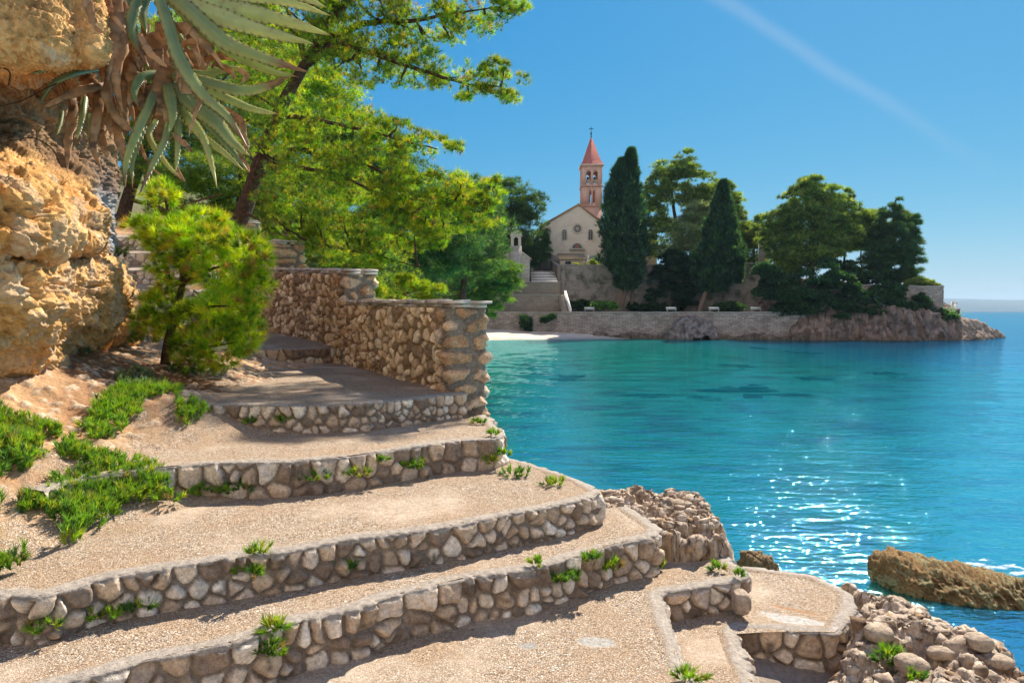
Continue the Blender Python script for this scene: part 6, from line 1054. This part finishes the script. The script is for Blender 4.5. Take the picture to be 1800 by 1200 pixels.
def hpine(label, blobs, Y, n, seed, pal=OL, pw=(3, 3, 2, 2), trunk=None, br=(), nn=8, L=.7, wd=.075, gap=.2, clump=(150, .25), name='pine_tree', cat='pine tree', group=FT, mat=M_FAR):
    b0 = [(*b, Y) if len(b) == 4 else b for b in blobs]; u0 = b0[0][0]
    return conifer(label, P(trunk[0][0][0], trunk[0][0][1], Y) if trunk else P(u0, b0[0][1] + b0[0][3], Y), b0, int(n * 2.2), L, wd, pal, pw, trunk, br, nn=nn, group=group, seed=seed, clump=(int(clump[0] * 1.7), clump[1]), gap=gap + .25, gsc=.35, twigs=10 if trunk else 0, mat=mat, name=name, cat=cat, spread=.75)
hpine('tall open pine right behind the twin cypress with curving limbs', [(1180, 300, 34, 20), (1205, 290, 24, 22), (1160, 325, 24, 14), (1225, 320, 26, 20), (1190, 345, 40, 20), (1150, 345, 20, 18), (1165, 420, 34, 40), (1150, 380, 22, 24), (1240, 345, 24, 18)], 135, 5600, 711,
      trunk=([(1192, 480, 135), (1195, 440, 135), (1190, 400, 135), (1183, 360, 135), (1178, 310, 135)], .55, .2), br=[([(1192, 410, 135), (1205, 380, 135), (1215, 340, 135)], .3, .12), ([(1190, 400, 135), (1170, 390, 135), (1155, 365, 135)], .25, .1), ([(1195, 430, 135), (1220, 400, 135), (1240, 370, 135)], .25, .1)], clump=(190, .27), gap=.1)
hpine('rounded pine behind the leaning cypress', [(1255, 345, 26, 24), (1285, 360, 20, 22), (1270, 330, 18, 12), (1290, 400, 18, 30), (1250, 380, 30, 25)], 138, 3600, 712, trunk=([(1265, 480, 138), (1262, 420, 138), (1262, 360, 138)], .4, .2))
hpine('pale gray-green tree between the two cypresses', [(1232, 380, 26, 26), (1215, 410, 26, 30), (1240, 420, 22, 30), (1210, 445, 30, 26)], 131, 3800, 713, [(.24, .31, .17), (.14, .22, .11), (.32, .37, .22)], (2, 2, 2), trunk=([(1222, 480, 131), (1224, 430, 131), (1228, 390, 131)], .35, .15), name='olive_tree', cat='tree')
hpine('low pines filling the dip left of the big headland pine', [(1315, 410, 24, 20), (1335, 420, 20, 18), (1325, 445, 28, 20), (1300, 430, 16, 20), (1352, 415, 14, 16), (1335, 393, 8, 14)], 140, 3000, 714, trunk=([(1325, 475, 140), (1325, 440, 140), (1322, 415, 140)], .3, .15))
hpine('largest rounded pine on the headland', [(1432, 335, 30, 26), (1405, 355, 30, 26), (1380, 385, 34, 26), (1455, 370, 34, 36), (1420, 395, 50, 36), (1375, 425, 40, 26), (1475, 405, 34, 34), (1430, 435, 60, 30), (1395, 460, 50, 26)], 120, 11500, 715,
      trunk=([(1425, 515, 120), (1428, 460, 120), (1425, 400, 120), (1425, 350, 120)], .6, .2), br=[([(1428, 450, 120), (1400, 420, 120), (1375, 400, 120)], .3, .1), ([(1428, 440, 120), (1455, 410, 120), (1475, 390, 120)], .3, .1)], clump=(320, .22), gap=.25)
hpine('slender pine with bare trunk over the gap where the sea sky shows', [(1485, 375, 18, 26), (1490, 345, 8, 12), (1498, 410, 26, 28), (1520, 400, 20, 26), (1515, 430, 30, 14), (1475, 430, 24, 16)], 122, 4200, 716,
      trunk=([(1483, 500, 122), (1484, 460, 122), (1486, 420, 122), (1488, 380, 122)], .25, .12), br=[([(1468, 480, 122), (1464, 455, 122), (1472, 435, 122), (1480, 425, 122)], .18, .1), ([(1518, 480, 122), (1512, 460, 122), (1514, 430, 122)], .15, .1), ([(1464, 460, 122), (1458, 440, 122), (1450, 430, 122)], .12, .07)])
hpine('lighter pine between the slender one and the headland conifer', [(1535, 390, 18, 20), (1545, 420, 22, 26), (1530, 410, 18, 22), (1585, 385, 14, 14)], 123, 2600, 717, [(.14, .19, .06), (.08, .14, .04), (.22, .26, .09)], (2, 2, 1), trunk=([(1540, 500, 123), (1542, 450, 123), (1540, 410, 123)], .25, .12))
hpine('wispy dark conifer with a bent pointed tip at the end of the headland', [(1568, 470, 34, 30), (1570, 425, 30, 32), (1564, 390, 18, 24), (1574, 360, 7, 16), (1598, 440, 18, 40), (1603, 395, 12, 22), (1545, 455, 22, 36), (1580, 488, 36, 14)], 117, 5200, 703, [(.05, .12, .05), (.03, .085, .045), (.09, .15, .05)], (2, 2, 1), trunk=([(1562, 510, 117), (1566, 470, 117), (1568, 420, 117), (1574, 352, 117)], .35, .08), clump=(170, .22))
SHG = 'shrubs on the far shore'; SD = [(.03, .085, .03), (.045, .115, .035), (.02, .06, .03)]
def shrub(label, blobs, Y, n, seed, pal=SD, pw=(2, 2, 2), L=.4, wd=.16): return hpine(label, blobs, Y, n, seed, pal, pw, None, (), 6, L, wd, .35, (70, .35), 'shrub', 'shrub', SHG)
shrub('wide dark ivy mass spilling over the rocks at the root of the headland', [(1350, 500, 30, 24), (1385, 510, 40, 30), (1430, 520, 45, 34), (1470, 510, 30, 30), (1400, 540, 40, 22), (1445, 550, 34, 26), (1350, 475, 24, 14), (1460, 480, 40, 22), (1440, 575, 26, 12), (1480, 545, 26, 30), (1500, 525, 30, 18), (1390, 565, 22, 10)], 110, 11000, 721)
shrub('dark scrub spread across the headland rocks below the bastion', [(1530, 548, 26, 10), (1590, 540, 24, 10), (1560, 530, 18, 10), (1620, 565, 16, 8), (1500, 560, 18, 8), (1660, 558, 18, 8), (1575, 562, 14, 7)], 109, 2600, 733)
shrub('dark shrub hanging over the bastion wall', [(1560, 512, 24, 14), (1545, 520, 20, 12), (1575, 525, 14, 12), (1590, 506, 10, 6)], 111.3, 1700, 722)
shrub('dark shrub beneath the wispy conifer', [(1505, 485, 22, 14), (1530, 490, 18, 12), (1495, 470, 12, 10), (1470, 470, 10, 12)], 115, 1600, 723)
shrub('yellowish bushes on top of the bastion near its corner', [(1615, 497, 16, 7), (1630, 500, 12, 6), (1600, 500, 8, 5), (1645, 504, 10, 3)], 114, 1000, 724, [(.22, .28, .07), (.14, .2, .06)], (1, 1))
shrub('dark bush clinging to the bastion wall face', [(1625, 545, 12, 18), (1618, 525, 10, 8), (1640, 555, 16, 10), (1655, 548, 8, 6)], 110.8, 1000, 725)
shrub('hanging tree mass between the two cypresses over the old wall', [(1195, 500, 30, 22), (1170, 480, 26, 14), (1210, 470, 26, 16), (1150, 520, 20, 10), (1205, 530, 24, 12), (1185, 455, 24, 14)], 126, 4200, 726, [(.02, .065, .035), (.035, .09, .035)], (1, 1))
shrub('low dark shrubs along the foot of the old wall', [(1000, 538, 14, 7), (1025, 536, 16, 8), (1050, 540, 14, 5), (1120, 540, 18, 6), (1150, 540, 20, 8), (1180, 542, 20, 6)], 127, 2200, 727, [(.04, .11, .03), (.025, .07, .025)], (1, 1))
shrub('sunlit bright green bushes beside the twin cypress foot', [(1062, 537, 10, 6), (1075, 538, 10, 6), (1048, 536, 6, 5)], 121, 700, 728, [(.12, .28, .07), (.2, .36, .10)], (1, 1))
shrub('round clipped dark shrub right of the leaning trunk', [(1285, 541, 22, 8), (1265, 542, 14, 6)], 116, 900, 729)
shrub('yellow-green shrubs in pots on the church terrace edge', [(1042, 462, 5, 6), (1048, 465, 4, 4), (1012, 466, 4, 3), (1030, 466, 3, 2), (1062, 466, 5, 3)], 131, 420, 730, [(.32, .40, .06), (.2, .28, .05)], (1, 1), .25, .1)
shrub('dark climbing plant on the left part of the seawall', [(925, 568, 9, 11), (918, 558, 6, 4), (930, 578, 6, 5)], 116.9, 500, 731, L=.3, wd=.12)
shrub('small climbing plant on the seawall beneath the terrace walls', [(962, 560, 10, 4), (956, 564, 6, 4), (972, 557, 6, 5)], 116, 400, 732, L=.3, wd=.12)
for i, (u, v, lb) in enumerate(((1518, 540, 'spiky blue-green agave clump on the left of the headland rocks'), (1555, 535, 'spiky agave clump in the middle of the headland rocks'), (1655, 556, 'agave clump under the bastion corner'), (1580, 548, 'small agave clump low under the bastion wall'))):
    rng = np.random.default_rng(760 + i); c = P(u, v, 109.6 if i != 2 else 111.2); n = 9; p = c + rng.normal(size=(n, 3)) * np.array([1.0, .5, .5]); V, Cc = needles(p, np.tile([0, -.2, .5], (n, 1)), 16, 1.7, .2, 1.1, np.tile((.16, .27, .24), (n, 1)), rng, base=.05)
    props(mesh('agave_plant', V, np.arange(len(V)).reshape(-1, 3), M_FAR, col=Cc, org=tuple(c)), lb, 'agave', 'agaves on the headland')

# ------------------------------------------------------------------ sea air
mb = MB(); mb.box(-9300, 9300, -9300, 9300, -8, 210)
th_ = bpy.data.materials.new('sea_air'); th_.use_nodes = True; tn = th_.node_tree; tn.nodes.clear(); pv = tn.nodes.new('ShaderNodeVolumePrincipled'); pv.inputs['Density'].default_value = .00007; pv.inputs['Color'].default_value = (.50, .74, 1, 1); pv.inputs['Anisotropy'].default_value = .2
tn.links.new(pv.outputs[0], tn.nodes.new('ShaderNodeOutputMaterial').inputs['Volume']); hz = props(mb.build('haze', th_), kind='stuff')
